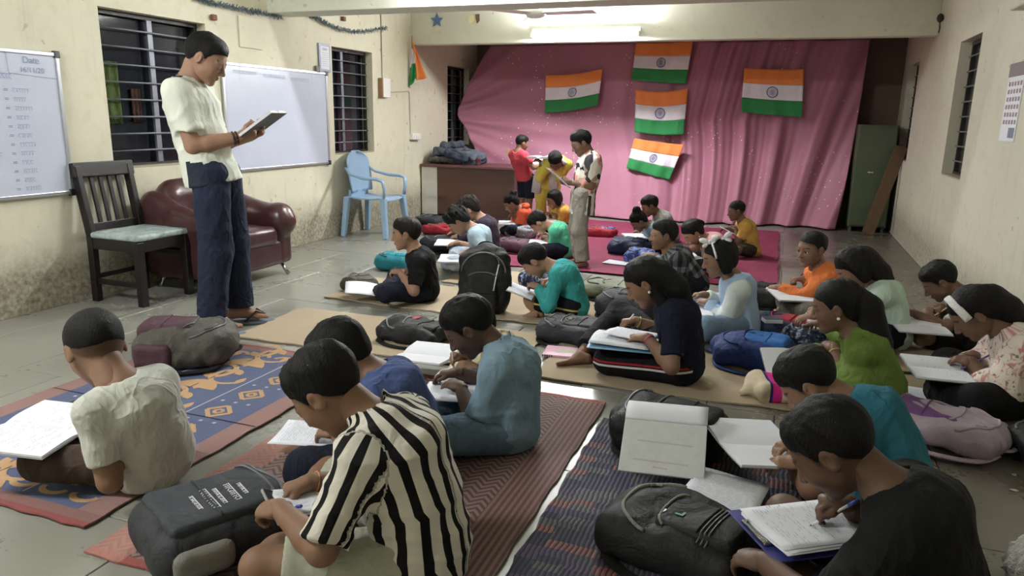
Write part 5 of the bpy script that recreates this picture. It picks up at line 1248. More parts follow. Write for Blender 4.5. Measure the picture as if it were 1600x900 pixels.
P['wallboy'] = person('boy in pale shirt bent over a page by the right wall', 1.36, (1530, 518), 182, (1468, 440), 42, skin=SKD, hair='boy', hvol=.05, top=cloth('pale_sage_shirt', srgb(170, 180, 176)), sleeve=.8, bottoms=BLACKC, leg_len=.85, lh=(1408, 492, .2), rh=(1460, 485, .22), rpose='write', lpose='flat', slouch=.12, legpx=dict(kl=(1440, 528, .09)))
P['floral'] = person('girl with white hairband in floral white dress by the right wall', 1.46, (1592, 612), 182, (1522, 490), 46, skin=SKD, hair='girl', hvol=.05, extra_hair=[((0, -.38, .0), (0, -.50, -.32), .31, .28), ((0, -.50, -.32), (0, -.56, -.62), .27, .14)], top=pat_mat('floral_white_cloth', f_floral), topname='dress', sleeve=.75, hem=.10, bottoms=BLACKC, leg_len=1.9, lh=(1492, 572, .20), rh=(1500, 566, .21), rpose='write', slouch=.10, loose=1.8, res=.95)
P['tealshirt'] = person('boy in dark teal shirt bowed over an open notebook', 1.46, (1398, 742), 172, (1264, 598), 50, hyaw=178, skin=SKM, hair='boy', hvol=.055, top=cloth('dark_teal_shirt', srgb(26, 104, 126)), sleeve=1.9, bottoms=NAVY, leg_len=.85, lh=(1216, 736, .15), rh=(1215, 705, .17), slouch=.13, loose=1.5, res=.9)
P['blackfront'] = person('boy in black t-shirt writing on a clipboard at the front right', 1.62, (1455, 948), 168, (1300, 702), 46, hyaw=170, skin=(.12, .068, .048), hair='boy', hvol=.05, top=cloth('charcoal_tee', srgb(24, 24, 26)), sleeve=.85, bottoms=NAVY, leg_len=.8, lh=(1150, 884, .14), rh=(1282, 796, .24), rpose='write', lpose='relax', slouch=.12, loose=1.4, res=.85, lelb=(-.8, -.2, -.5), legpx=dict(kl=(1235, 905, .10), kr=(1225, 800, .12)))
for k, v in PERS.items(): print('PERS', k[:34].ljust(34), 'ratio %.2f fwd %.2f lat %.2f z %.2f dist %.2f' % (v[1]['ratio'], v[1]['fwd_off'], v[1]['lat'], v[1]['z'], v[1]['dist']))
# ------------------------------------------------------------------ bags
ZIPM = plain('grey_zip', srgb(92, 92, 96), .45, .5, .3)
STRAPB = cloth('black_strap', srgb(26, 26, 28))
def bagcloth(name, c, rough=.7): 
    if name in MATS: return MATS[name]
    t = NT(name, rough, .35); co = t.coord('Object'); n1 = t.noise(co, 9, 4, .55, .8); n2 = t.noise(co, 260, 2)
    t.col(t.mix(n1, tuple(x*.85 for x in c), tuple(min(1, x*1.15) for x in c))); t.bump(t.math('ADD', n1, t.math('MULTIPLY', n2, .05)), .6, .03); MATS[name] = t.m; return t.m
from mathutils.bvhtree import BVHTree
BAGDR = {}
def backpack(pos, L, Wd, D, rz, main, label, pocket=None, tilt=0, roll=0, strapm=None, seed=0, zipc=None, res=1.0, straps=True, side=None, lump=.012, group='school bags', pk=(.0, -.16, .60, .62), name='school_bag', stand=False, face_up=True):
    """a soft school bag lying on its back: x width, y length (handle at +y), z depth; straps underneath"""
    if len(pos) == 2: g = G(pos[0], pos[1], 0)
    else: g = Vector(pos)
    e = empty(name, g, 0, label, 'bag', group)
    strapm = strapm or STRAPB; pocket = pocket or main; zipc = zipc or ZIPM
    M = Matrix.Rotation(rz, 4, 'Z') @ Matrix.Rotation(tilt, 4, 'X') @ Matrix.Rotation(roll, 4, 'Y')
    if stand: M = Matrix.Rotation(rz, 4, 'Z') @ Matrix.Rotation(PI/2-.16+tilt, 4, 'X') @ Matrix.Rotation(roll, 4, 'Y')
    e.rotation_euler = M.to_euler()
    if stand: e.location.z += L*.49+.012
    else: e.location.z += .012+abs(math.sin(tilt))*L*.42+abs(math.sin(roll))*Wd*.42
    hq = .010*res; w1 = wob(seed, lump, 17, 6); w2 = wob(seed+9, lump*.35, 50, 5); dsp = lambda X, Y, Z: w1(X, Y, Z*.7)+w2(X, Y, Z)
    o = lambda z: z+(0 if not stand else -D*.5)
    pr = [rbox((0, -L*.03, o(D*.46)), (Wd*.5, L*.45, D*.46), min(Wd, D)*.36), ellip((0, L*.20, o(D*.48)), (Wd*.46, L*.30, D*.46), None, .05), ellip((0, -L*.05, o(D*.70)), (Wd*.42, L*.36, D*.34), None, .05)]
    mo = soft('main_body', pr, hq, main, e, .05, dsp)
    px, py, pw, pl = pk
    po = soft('front_pocket', [rbox((px*Wd, py*L, o(D*.90)), (Wd*pw*.5, L*pl*.5*.86, D*.20), D*.15)], hq, pocket, e, .03, lambda X, Y, Z: w1(X, Y, Z)*.6)
    if side is not None:
        for s in (-1, 1): soft('side_pocket', [rbox((s*Wd*.47, -L*.24, o(D*.42)), (Wd*.09, L*.18, D*.30), .03)], hq, side, e, .02)
    trees = [BVHTree.FromPolygons([v.co for v in q_.data.vertices], [tuple(p_.vertices) for p_ in q_.data.polygons]) for q_ in (mo, po)]
    def dr(pts, off=.002):
        out = []
        for p_ in pts:
            zz = [h_[0].z for h_ in (t_.ray_cast(Vector((p_[0], p_[1], 1)), Vector((0, 0, -1))) for t_ in trees) if h_[0] is not None]
            out.append((p_[0], p_[1], (max(zz) if zz else p_[2])+off))
        return out
    e_dr = dr
    # zips: over the front pocket and round the top, piping across the front
    n = 22; zp = [(px*Wd+Wd*pw*.47*math.cos(a), py*L+L*pl*.30+L*pl*.12*math.sin(a), o(D*1.06-.012*abs(math.cos(a)))) for a in [PI*i/n for i in range(n+1)]]
    MB().tube(dr(zp), .0045, 6).build('pocket_zip', zipc, e, smooth=True)
    zp = [(Wd*.43*math.cos(a), L*.10+L*.27*math.sin(a), o(D*(.62+.12*math.sin(a)))) for a in [PI*i/n for i in range(n+1)]]
    MB().tube(dr(zp), .006, 6).build('main_zip', zipc, e, smooth=True)
    MB().tube(dr([(Wd*.25, L*.30, 0), (Wd*.29, L*.28, 0), (Wd*.30, L*.23, 0)], .006), .005, 5).build('zip_pull', zipc, e)
    MB().tube(dr([(-Wd*pw*.46+px*Wd+Wd*pw*.92*i/16, py*L-L*pl*.05, 0) for i in range(17)]), .0035, 6).build('piping', main if pocket is main else pocket, e, smooth=True)
    BAGDR[e.name] = dr
    hp = [(Wd*.16*math.cos(a), L*.44+L*.07*math.sin(a), o(D*.30)) for a in [PI*i/10 for i in range(11)]]
    MB().tube(hp, .011, 8, asp=.5).build('handle', strapm, e, smooth=True)
    if straps:
        for s in (-1, 1):
            sp = [Vector((s*Wd*.2, L*.40, o(D*.12))), Vector((s*Wd*.52, L*.30, o(D*.06))), Vector((s*Wd*.66, L*.02, o(D*.05))), Vector((s*Wd*.58, -L*.26, o(D*.05))), Vector((s*Wd*.34, -L*.42, o(D*.10)))]
            q = []
            for i in range(len(sp)-1):
                for k in range(6):
                    t_ = k/6; p0 = sp[max(0, i-1)]; p1 = sp[i]; p2 = sp[i+1]; p3 = sp[min(len(sp)-1, i+2)]
                    q.append(.5*((2*p1)+(-p0+p2)*t_+(2*p0-5*p1+4*p2-p3)*t_*t_+(-p0+3*p1-3*p2+p3)*t_**3))
            q.append(sp[-1]); MB().tube(q, .020, 8, asp=.30, up=(0, 0, 1)).build('shoulder_strap', strapm, e, smooth=True)
    return e
BK = bagcloth('black_nylon', srgb(24, 24, 27)); BK2 = bagcloth('charcoal_nylon', srgb(42, 44, 50)); OLV = bagcloth('olive_grey_nylon', srgb(74, 71, 65)); MRN = bagcloth('maroon_nylon', srgb(72, 48, 58))
BLU = bagcloth('blue_nylon', srgb(54, 108, 180)); BLU2 = bagcloth('deep_blue_nylon', srgb(36, 58, 120)); REDN = bagcloth('red_nylon', srgb(150, 34, 50)); NVY = bagcloth('navy_nylon', srgb(40, 50, 80)); TEALN = bagcloth('teal_vinyl', srgb(28, 122, 138), .4)
GRY = bagcloth('grey_nylon', srgb(120, 118, 112)); LIL = bagcloth('lilac_cloth', srgb(172, 156, 170)); PUR = bagcloth('purple_satin', srgb(112, 72, 128), .45); SAGE = bagcloth('sage_canvas', srgb(128, 134, 116)); WINE = bagcloth('wine_nylon', srgb(84, 52, 66))
def camo(name, a, b, c, sc=26):
    t = NT(name, .75, .3); co = t.coord('Object'); n = t.noise(co, sc, 3, .6, .6); t.col(t.ramp(n, [(.40, a), (.5, b), (.60, c)], 'CONSTANT')); t.bump(t.noise(co, 9, 3), .6, .02); MATS[name] = t.m; return t.m
CAMOB = camo('blue_camouflage', srgb(40, 50, 104), srgb(90, 112, 176), srgb(150, 164, 206)); CAMON = camo('navy_print_nylon', srgb(30, 36, 56), srgb(70, 82, 108), srgb(170, 180, 196), 34); CAMOG = camo('grey_print_nylon', srgb(150, 152, 158), srgb(104, 108, 118), srgb(198, 198, 198), 30)
b = backpack((297, 566), .50, .36, .20, rad(-62), OLV, 'olive grey and maroon rucksack standing by the teacher\'s feet', MRN, seed=1, zipc=ZIPM, side=MRN)
tb = backpack((352, 850), .47, .34, .15, rad(-28), bagcloth('slate_nylon', srgb(42, 44, 49)), 'slate black rucksack with white print in front of the striped boy', bagcloth('slate_nylon2', srgb(48, 52, 58)), seed=2, side=GRY, res=.9, lump=.008, pk=(0, -.05, .80, .80))
PRINT = plain('white_print', srgb(214, 214, 218), .8)
mb = MB(); r = random.Random(4)
for i, (ln, sz) in enumerate(((.07, .012), (.11, .02), (.10, .013), (.13, .022), (.09, .012))):
    scribble(mb, (-ln/2+.02, .05-i*.034, .1735), (1, 0, 0), (0, 1, 0), (0, 0, 1), ln, sz, .0028, r)
mb.v = BAGDR[tb.name](mb.v, .0015); o = mb.build('printed_lines', PRINT, tb)
lb = backpack((648, 532), .44, .30, .10, rad(82), BK, 'flat black bag with red label on the wide cardboard sheet', seed=3)
ub = backpack((757, 490), .46, .33, .20, rad(15), BK, 'black rucksack standing upright beside the teal top boy', seed=4, stand=True, lump=.016, straps=False)
eb = backpack((890, 532), .40, .30, .11, rad(84), BK2, 'charcoal bag with round emblem behind the pink magazine', BK, seed=5)
backpack((978, 497), .42, .30, .16, rad(80), BK2, 'dark grey rucksack with curved zips behind the navy t-shirt girl', BK, seed=6)
backpack((952, 465), .44, .30, .10, rad(85), SAGE, 'sage green canvas bag lying behind the dark grey rucksack', seed=7)
backpack((1172, 572), .42, .30, .15, rad(80), BLU2, 'bright blue rucksack beside the navy t-shirt girl', BLU, seed=8, zipc=BLU2, strapm=BLU2)
backpack((1215, 528), .42, .30, .12, rad(75), NVY, 'red and navy rucksack behind the bright blue rucksack', REDN, seed=9, zipc=REDN)
backpack((1262, 545), .26, .22, .11, rad(60), CAMON, 'small navy and white printed bag beside the green dress girl', seed=10, straps=False)
backpack((1478, 690), .46, .32, .11, rad(-112), LIL, 'lilac and purple bag lying open behind the teal shirt boy', PUR, seed=11, zipc=LIL, strapm=LIL)
fb = backpack((1058, 868), .46, .32, .13, rad(72), BK, 'big black rucksack with white trimmed zips on the dark mat', seed=12, zipc=GRY, res=.9, lump=.011)
backpack((1042, 700), .46, .34, .16, rad(80), BK, 'black rucksack lying under the propped up notebook', seed=13)
backpack((803, 394), .38, .28, .11, rad(85), WINE, 'wine coloured bag in front of the mint t-shirt boy', seed=14, res=1.3)
backpack((815, 372), .34, .26, .12, rad(80), CAMOG, 'grey printed bag beside the small orange jacket girl', seed=15, res=1.3)
backpack((938, 370), .36, .24, .09, rad(88), REDN, 'red bag with blue printed top near the curtain', CAMOB, seed=16, res=1.3, straps=False)
backpack((980, 399), .38, .28, .14, rad(80), NVY, 'navy bag in front of the little bun girl', seed=17, res=1.3)
backpack((1000, 412), .28, .20, .11, rad(88), CAMOB, 'small blue camouflage bag beside the plaid shirt boy', seed=18, res=1.3, straps=False)
backpack((690, 392), .40, .30, .12, rad(78), BK, 'black bag behind the boy in the black t-shirt', seed=19, res=1.2)
backpack((688, 366), .36, .26, .09, rad(80), REDN, 'flat red bag on the floor near the desk', seed=20, res=1.3)
backpack((672, 352), .36, .26, .09, rad(80), BK2, 'dark bag on the floor against the white desk panel', seed=21, res=1.3)
backpack((1188, 478), .36, .26, .14, rad(70), BK, 'black bag between the ribbon girl and the orange sweatshirt boy', seed=22, res=1.2)
backpack((845, 447), .34, .26, .10, rad(85), CAMON, 'navy printed bag beyond the teal top boy\'s notebook', seed=23, res=1.2)
backpack((562, 456), .26, .20, .10, rad(60), bagcloth('khaki_nylon', srgb(84, 82, 72)), 'small khaki bag under the black t-shirt boy\'s page', seed=24, res=1.2, straps=False)
backpack((1500, 545), .30, .24, .12, rad(70), BK, 'small black bag under the pale shirt boy\'s knees', seed=26, res=1.3, straps=False)
# teal pouch with a white word
e = backpack((617, 421), .34, .22, .12, rad(100), TEALN, 'glossy teal pouch with white lettering on the bare floor', seed=25, straps=False, lump=.006, pk=(0, -.05, .7, .8))
lo = lettering('Satti', .06, PRINT, e, Matrix.Translation((.03, -.10, .118)) @ Matrix.Rotation(PI/2, 4, 'Z'))
for v_ in lo.data.vertices: v_.co = BAGDR[e.name]([v_.co], .0015)[0]
# emblems on the black front rucksack, red label, round emblem
def badge(e, poly, cx, cy, mat, name='badge'):
    n = len(poly); V = BAGDR[e.name]([(cx+a, cy+b, 0) for a, b in poly], .003); mb = MB(); mb.add(V, [tuple(range(n))]); return mb.build(name, mat, e)
badge(fb, [(.012*math.cos(k*PI/8), .008*math.sin(k*PI/8)) for k in range(16)], -.03, .04, PRINT); badge(fb, [(-.012, -.012), (.012, -.012), (.012, -.005), (-.003, -.004), (-.003, .014), (-.012, .014)], -.02, -.01, plain('green_badge', srgb(60, 130, 110), .6))
for k in range(3): MB().tube(BAGDR[fb.name]([(-.11+.22*i/14, -.10-.012*k, 0) for i in range(15)], .002), .0025, 5).build('zip_trim', ZIPM, fb, smooth=True)
MB().tube(BAGDR[ub.name]([(.10-.02*i/10, .10-.17*i/14, 0) for i in range(15)], .003), .004, 6).build('white_trim', PRINT, ub, smooth=True)
badge(lb, [(-.035, -.014), (.035, -.014), (.035, .014), (-.035, .014)], .05, .02, plain('red_label', srgb(150, 30, 50), .7), 'label')
mb = MB(); mb.v = []
for k in range(20):
    a, b_ = 2*PI*k/20, 2*PI*(k+1)/20; mb.add(BAGDR[eb.name]([(.03*math.cos(a), .03*math.sin(a), 0), (.03*math.cos(b_), .03*math.sin(b_), 0), (.026*math.cos(b_), .026*math.sin(b_), 0), (.026*math.cos(a), .026*math.sin(a), 0)], .003), [(0, 1, 2, 3)])
mb.build('round_emblem', GRY, eb)
badge(eb, star_poly(.02, .009), 0, 0, GRY, 'emblem_figure')
# canvas tote with pink band
t = NT('cream_canvas', .85, .2); co = t.coord('Object'); x, y, z = t.sep(co); c = t.mix(t.noise(co, 8, 3), srgb(190, 176, 150), srgb(212, 200, 176)); pb = t.math('MULTIPLY', t.math('GREATER_THAN', x, -.075), t.math('LESS_THAN', x, -.035)); c = t.mix(pb, c, srgb(206, 44, 136))
pn = t.math('MULTIPLY', t.math('GREATER_THAN', x, -.088), t.math('LESS_THAN', x, -.075)); t.col(t.mix(pn, c, srgb(50, 44, 110))); t.bump(t.noise(co, 12, 3), .7, .02); TOTE = t.m
g = G(1222, 622); e = empty('tote_bag', g, rad(15), 'cream canvas tote bag with a bright pink band', 'bag', 'school bags')
soft('tote_body', [rbox((.02, 0, .05), (.17, .12, .05), .045), cone((-.12, 0, .03), (-.18, -.02, .02), .05, .015, None, 1, .04)], .009, TOTE, e, .04, wob(77, .012, 22, 6))
MB().tube([(.12, .08, .10), (.18, .12, .06), (.22, .04, .02), (.16, -.08, .05)], .012, 8, asp=.4).build('handle', TOTE, e, smooth=True)

# ------------------------------------------------------------------ paper: notebooks, sheets, books
t = NT('ruled_paper', .8, .2); co = t.coord('Object'); x, y, z = t.sep(co); s = t.math('FRACT', t.math('MULTIPLY', y, 105.0)); ln_ = t.ramp(s, [(.0, (1, 1, 1)), (.12, (0, 0, 0))]); 
t.col(t.mix(t.math('MULTIPLY', ln_, .25), srgb(226, 228, 236), srgb(160, 172, 205))); RULED = t.m
COVER = plain('grey_cover', srgb(150, 152, 150), .6); COVB = plain('blue_cover', srgb(56, 60, 130), .5); COVD = plain('dark_cover', srgb(60, 58, 60), .5)
def place(o, pos, rz=0, tilt=0, roll=0):
    o.location = pos; o.rotation_euler = (Matrix.Rotation(rz, 4, 'Z') @ Matrix.Rotation(tilt, 4, 'X') @ Matrix.Rotation(roll, 4, 'Y')).to_euler()
def writing(e, x0, x1, y0, y1, z, seed, dens=.8, name='handwriting', mat=None):
    r = random.Random(seed); mb = MB(); y = y1
    while y > y0:
        x = x0
        while x < x1:
            w_ = r.uniform(.012, .03)
            if r.random() < dens: ribbon(mb, [(x, y, z), (x+w_*.3, y+.0015, z), (x+w_*.6, y-.001, z), (min(x1, x+w_), y+.001, z)], .0011, (0, 0, 1))
            x += w_+.006
        y -= .0095
    if mb.f: o = mb.build(name, mat or INKD, e); o['kind'] = 'stuff'
def open_book(pos, rz, label, W=.17, Hh=.235, tilt=0, roll=0, lift=.0, cover=None, seed=0, written=0.0, name='notebook', cat='notebook', th=.008, fold=.25, group='open notebooks', lift2=None):
    """an open exercise book: two page blocks that rise from the spine, with a cover below"""
    e = empty(name, (0, 0, 0), 0, label, cat, group); place(e, pos, rz, tilt, roll); r = random.Random(seed)
    for s, lf in ((-1, lift), (1, lift if lift2 is None else lift2)):
        def pt(u, v, top):
            a = lf; x = u*W; z = .004+math.sin(min(1, u*3)*PI/2)*th*.9+.010*math.sin(u*PI)*fold+a*u*u*W
            x = x*math.cos(a*.5); 
            return (s*x, (v-.5)*Hh, (z if top else .0035+a*u*u*W*.98))
        mb = MB(); n = 10; V = [pt(i/n, j/4, True) for j in range(5) for i in range(n+1)]; N = len(V); V += [pt(i/n, j/4, False) for j in range(5) for i in range(n+1)]; Fc = []
        for j in range(4):
            for i in range(n): a = j*(n+1)+i; Fc.append((a, a+1, a+n+2, a+n+1)); Fc.append((a+N, a+n+1+N, a+n+2+N, a+1+N))
        for i in range(n): Fc.append((i, i+N, i+1+N, i+1)); a = 4*(n+1)+i; Fc.append((a, a+1, a+1+N, a+N))
        for j in range(4): a = j*(n+1)+n; Fc.append((a, a+N, a+n+1+N, a+n+1))
        mb.add(V, Fc); mb.build('pages', RULED, e, smooth=False)
        mb = MB(); mb.grid(lambda u, v: (s*u*(W+.004)*math.cos(lf*.5), (v-.5)*(Hh+.008), .002+lf*u*u*W*.97), 10, 2); o = mb.build('cover', cover or COVER, e); sd = o.modifiers.new('t', 'SOLIDIFY'); sd.thickness = .0016
        if written > 0 and abs(lf) < .05: writing(e, (.015 if s > 0 else -W+.012), (W-.012 if s > 0 else -.015), -Hh*.42, Hh*.40*(1 if r.random() < .5 else .5), th*.9+.0145*1+.002*fold, seed*3+s+7, written)
    return e
def paper_sheet(pos, rz, label, W=.21, Hh=.29, tilt=0, roll=0, curl=.004, n=1, written=0, seed=0, name='paper_sheet', cat='paper', group='loose sheets', mat=None):
    e = empty(name, (0, 0, 0), 0, label, cat, group); place(e, pos, rz, tilt, roll); r = random.Random(seed)
    for k in range(n):
        mb = MB(); dx, dy, a = (r.uniform(-.012, .012), r.uniform(-.012, .012), r.uniform(-.08, .08)) if k else (0, 0, 0)
        mb.grid(lambda u, v: ((u-.5)*W, (v-.5)*Hh, curl*(1+math.sin(u*4+seed))*(.5+v*.5)), 8, 8); o = mb.build('sheet', mat or RULED, e, smooth=True); o.location = (dx, dy, .002+.0022*k); o.rotation_euler = (0, 0, a); sd = o.modifiers.new('t', 'SOLIDIFY'); sd.thickness = .0012
    if written: writing(e, -W*.42, W*.42, -Hh*.42, Hh*.42, .004+.0022*n+curl*2, seed+50, written)
    return e
# ------------------------------------------------------------------ paper and small things, each where it lies
R90 = lambda f: rad(f-90)
open_book(G(68, 670, .185), R90(196), 'open white notebook on the lap of the pale grey t-shirt boy', .20, .28, seed=1, written=.35, tilt=rad(4))
e = paper_sheet(G(462, 788, .225), R90(150), 'small folded page in the hands of the striped shirt boy', .11, .15, seed=2, n=2, written=.3, curl=.006)
e = empty('phone', G(438, 797, .215), R90(150), 'dark phone in a clear case held by the striped shirt boy', 'phone')
MB().box(-.037, .037, -.08, .08, 0, .009).build('phone_case', plain('clear_case', srgb(150, 146, 140), .25), e, bevel=.004); MB().box(-.033, .033, -.075, .075, .0085, .0105).build('phone_screen', plain('dark_screen', srgb(26, 26, 30), .15), e)
e.rotation_euler = (rad(12), rad(28), R90(150))
paper_sheet(G(497, 680, .155), R90(196), 'lined sheet on the knees of the royal blue t-shirt boy', .20, .29, seed=3, written=.6)
open_book(G(668, 556, .10), R90(186), 'open white notebook beside the pale olive shirt child', .185, .26, seed=4, lift=.12, lift2=.0)
paper_sheet(G(712, 615, .17), R90(190), 'sheet under the hands of the denim shirt boy', .18, .25, seed=5, n=2)
paper_sheet(G(568, 453, .075), rad(30), 'curling notebook page on the small khaki bag', .24, .26, seed=6, n=3, tilt=rad(4), roll=rad(8), written=.4, curl=.008)
open_book(G(708, 405, .14), R90(200), 'open notebook on the lap of the sky blue t-shirt boy', .16, .22, seed=7)
open_book(G(700, 380, .13), R90(200), 'open notebook in front of the dark plum top boy', .16, .22, seed=8)
open_book(G(815, 456, .17), R90(190), 'notebook held up by the teal top boy', .105, .17, seed=9, tilt=rad(18), written=.4)
open_book(G(845, 381, .13), R90(195), 'open notebook on the wine coloured bag', .17, .22, seed=10)
open_book(G(1083, 484, .165), R90(190), 'notebook on the lap of the white ribbon girl', .15, .21, seed=11)
# papers on a blue clipboard
e = empty('clipboard', G(975, 536, .185), R90(186), 'pale blue clipboard on the lap of the navy t-shirt girl', 'clipboard')
MB().box(-.125, .125, -.17, .17, -.004, .0).build('board', plain('pale_blue_board', srgb(112, 150, 180), .5), e, bevel=.002); MB().box(-.05, .05, .14, .165, 0, .012).build('clip', CHROME, e, bevel=.003)
paper_sheet(G(972, 533, .190), R90(180), 'fanned lined pages on the pale blue clipboard', .21, .28, seed=12, n=5, written=.4, curl=.006)
paper_sheet(G(990, 524, .212), R90(168), 'topmost lined page under the navy t-shirt girl\'s pen', .19, .24, seed=13, n=2, written=.3, curl=.008)
open_book(G(1238, 462, .165), R90(195), 'wide open notebook under the orange sweatshirt boy\'s hands', .18, .25, seed=14)
open_book(G(1296, 506, .185), R90(182), 'open notebook between the mint top girl and the green dress girl', .17, .23, seed=15)
open_book(G(1432, 508, .17), R90(186), 'wide open notebook in front of the pale shirt boy by the wall', .19, .26, seed=16, lift=-.0)
open_book(G(1462, 577, .185), R90(184), 'open notebook on the knees of the floral dress girl', .17, .23, seed=17, written=.2)
paper_sheet(G(1455, 624, .016), rad(-14), 'lined pages lying on the cardboard in front of the floral dress girl', .26, .22, seed=18, n=3, written=.3, curl=.003)
open_book(G(1182, 697, .15), R90(205), 'open notebook under the teal shirt boy\'s hand', .195, .27, seed=19, written=.35, lift=.05, tilt=rad(4))
# notebook propped on the black bag
e = empty('notebook', G(1037, 694, .155), rad(6), 'pale grey covered notebook propped on a black rucksack', 'notebook'); e.rotation_euler = (rad(36), rad(-2), rad(4))
COVG = plain('pale_grey_cover', srgb(202, 206, 206), .55); MB().box(-.145, .145, -.125, .085, 0, .010).build('cover', COVG, e, bevel=.003)
mb = MB(); mb.grid(lambda u, v: (-.145+.29*u, .085+.10*v, .010+.012*math.sin(v*2.2)-.05*v*v*.9), 8, 8); o = mb.build('curled_pages', RULED, e, smooth=True); sd = o.modifiers.new('t', 'SOLIDIFY'); sd.thickness = .006
mb = MB()
for yy, a, b in ((.0, -.09, .10), (-.075, -.10, .09), (-.098, -.03, .02)): ribbon(mb, [(a, yy, .0106), (b, yy-.004, .0106)], .006, (0, 0, 1))
mb.build('printed_lines', plain('pink_print', srgb(190, 182, 184), .8), e)
o = MB(); 
for k in range(6): scribble(o, (-.12, .105+k*.011, .0235-.0*k), (1, 0, 0), (0, 1, 0), (0, 0, 1), .0, .006, .001, random.Random(k))
paper_sheet(G(1128, 772, .085), rad(-12), 'closely written loose sheets beside the big black rucksack', .23, .27, seed=20, n=3, written=.95, curl=.003)
e = empty('clipboard', G(1262, 826, .205), R90(212), 'dark blue clipboard of the black t-shirt boy at the front', 'clipboard')
MB().box(-.125, .125, -.17, .17, -.004, .0).build('board', COVB, e, bevel=.002); MB().box(-.06, .06, .140, .165, 0, .010).build('clip', CHROME, e, bevel=.003); MB().tube([(-.05, .15, .012), (-.03, .17, .02), (.03, .17, .02), (.05, .15, .012)], .003, 6).build('clip_wire', CHROME, e)
paper_sheet(G(1266, 826, .211), R90(214), 'written pages on the dark blue clipboard', .21, .29, seed=21, n=4, written=.5, curl=.004)
paper_sheet(G(966, 411, .02), rad(-10), 'single white sheet on the magenta cloth', .24, .17, seed=22)
e = empty('magazine', G(885, 552, .014), rad(8), 'pink printed magazine beside the navy t-shirt girl\'s foot', 'magazine')
MB().box(-.12, .12, -.085, .085, 0, .012).build('cover', plain('pink_cover', srgb(214, 168, 190), .5), e, bevel=.002); MB().box(-.05, .05, -.03, .04, .0121, .0127).build('cover_picture', plain('beige_picture', srgb(196, 190, 170), .6), e)
for k in range(5): MB().box(-.12+.012*k, -.113+.012*k, -.0855, -.083, .001, .011).build('spine_mark', BLACKP, e)
e = empty('small_box', G(1206, 503, .155), rad(20), 'small blue and white box on the red and navy rucksack', 'box')
MB().box(-.05, .05, -.035, .035, 0, .022).build('box_body', plain('white_card', srgb(206, 214, 220), .5), e, bevel=.002); MB().box(-.05, .05, -.035, .035, .022, .026).build('box_lid', plain('slate_blue_lid', srgb(74, 92, 116), .4), e, bevel=.002)
o = open_book(G(1243, 574, .10), rad(20), 'white open book with colourful top edge behind the teal shirt boy', .15, .22, seed=23, tilt=rad(35))
paper_sheet(G(1139, 362, .235), R90(200), 'white sheet in the hands of the mustard yellow t-shirt boy', .18, .22, seed=24, tilt=rad(25))
open_book(G(793, 349, .14), R90(200), 'open book in front of the small orange jacket girl', .14, .19, seed=25)
open_book(G(992, 370, .15), R90(205), 'open notebook on the navy bag before the bun girl', .15, .2, seed=26)
open_book(G(1072, 401, .13), R90(205), 'open notebook under the pale pink shirt girl\'s hand', .15, .2, seed=27)
open_book(G(855, 344, .16), R90(205), 'open notebook before the mustard shirt girl', .13, .18, seed=28)
# books held by those who stand
def held(p, label, W, Hh, up, tiltdeg, th=.02, cover=None, name='book', op=True, off=(0, 0, 0), yaw=0):
    c = p['W']((p['HR']+p['HL'])/2+V3(*off)); fz = p['e'].rotation_euler[2]
    if op: return open_book(c, fz+yaw, label, W, Hh, rad(tiltdeg), 0, .0, cover, 31, .6, name, 'book', th, .4, 'books in hands')
    e = paper_sheet(c, fz+yaw, label, W*2, Hh, rad(tiltdeg), 0, .004, 2, .6, 33); return e
held(P['teacher'], 'open hardback book held by the standing man', .15, .22, 0, 36, .014, COVD, off=(0, .03, .035))
held(P['patterned'], 'white page held up by the boy in the printed shirt', .12, .24, 0, 40, off=(0, .04, .03), op=False)
held(P['yellowgirl'], 'open page held by the girl in the yellow dress', .14, .20, 0, 0, off=(0, .02, .02))
held(P['redboy'], 'thin open book held by the small red t-shirt boy', .11, .16, 0, 40, off=(.02, .02, .03))
MB_ = MB().box(-.028, .028, -.006, .006, -.12, .12); o = MB_.build('slate', plain('brown_slate', srgb(150, 120, 90), .7), bevel=.003); o.location = (DX1-.10, 8.66, DZ+.115); o.rotation_euler = (0, rad(-32), .3); tag(o, 'thin board leaning on the desk behind the red t-shirt boy', 'board')
# pens
pen(P['striped'], 'r', WHITEPEN, 'white pen with blue cap in the striped shirt boy\'s hand', .15, (-.5, -.75, .45), cap=BLUEPEN)
pen(P['olive'], 'r', WHITEPEN, 'white pen in the pale olive shirt child\'s hand', .14, (0, .1, 1))
pen(P['teal'], 'r', WHITEPEN, 'white pen in the teal top boy\'s hand', .14, (.1, -.6, .8))
pen(P['navygirl'], 'r', WHITEPEN, 'white pen in the navy t-shirt girl\'s hand', .14, (.1, -.55, .8))
pen(P['orangeboy'], 'r', REDPEN, 'maroon pen in the orange sweatshirt boy\'s hand', .15, (.2, -.75, .7))
pen(P['wallboy'], 'r', plain('wood_pencil', srgb(200, 180, 140), .5), 'pale pencil in the pale shirt boy\'s hand by the wall', .17, (.1, -.75, .65))
pen(P['floral'], 'r', plain('violet_pen', srgb(96, 90, 170), .4), 'violet pen in the floral dress girl\'s hand', .14, (.1, -.7, .5))
pen(P['blackfront'], 'r', WHITEPEN, 'white and blue pen in the front black t-shirt boy\'s hand', .15, (.3, -.75, .65), cap=BLUEPEN)
pen(P['pink'], 'r', WHITEPEN, 'white pen in the pale pink shirt girl\'s hand', .13, (0, .4, .8))
pen(P['mint'], 'r', WHITEPEN, 'white pen in the mint t-shirt boy\'s hand', .13, (0, -.4, .8))
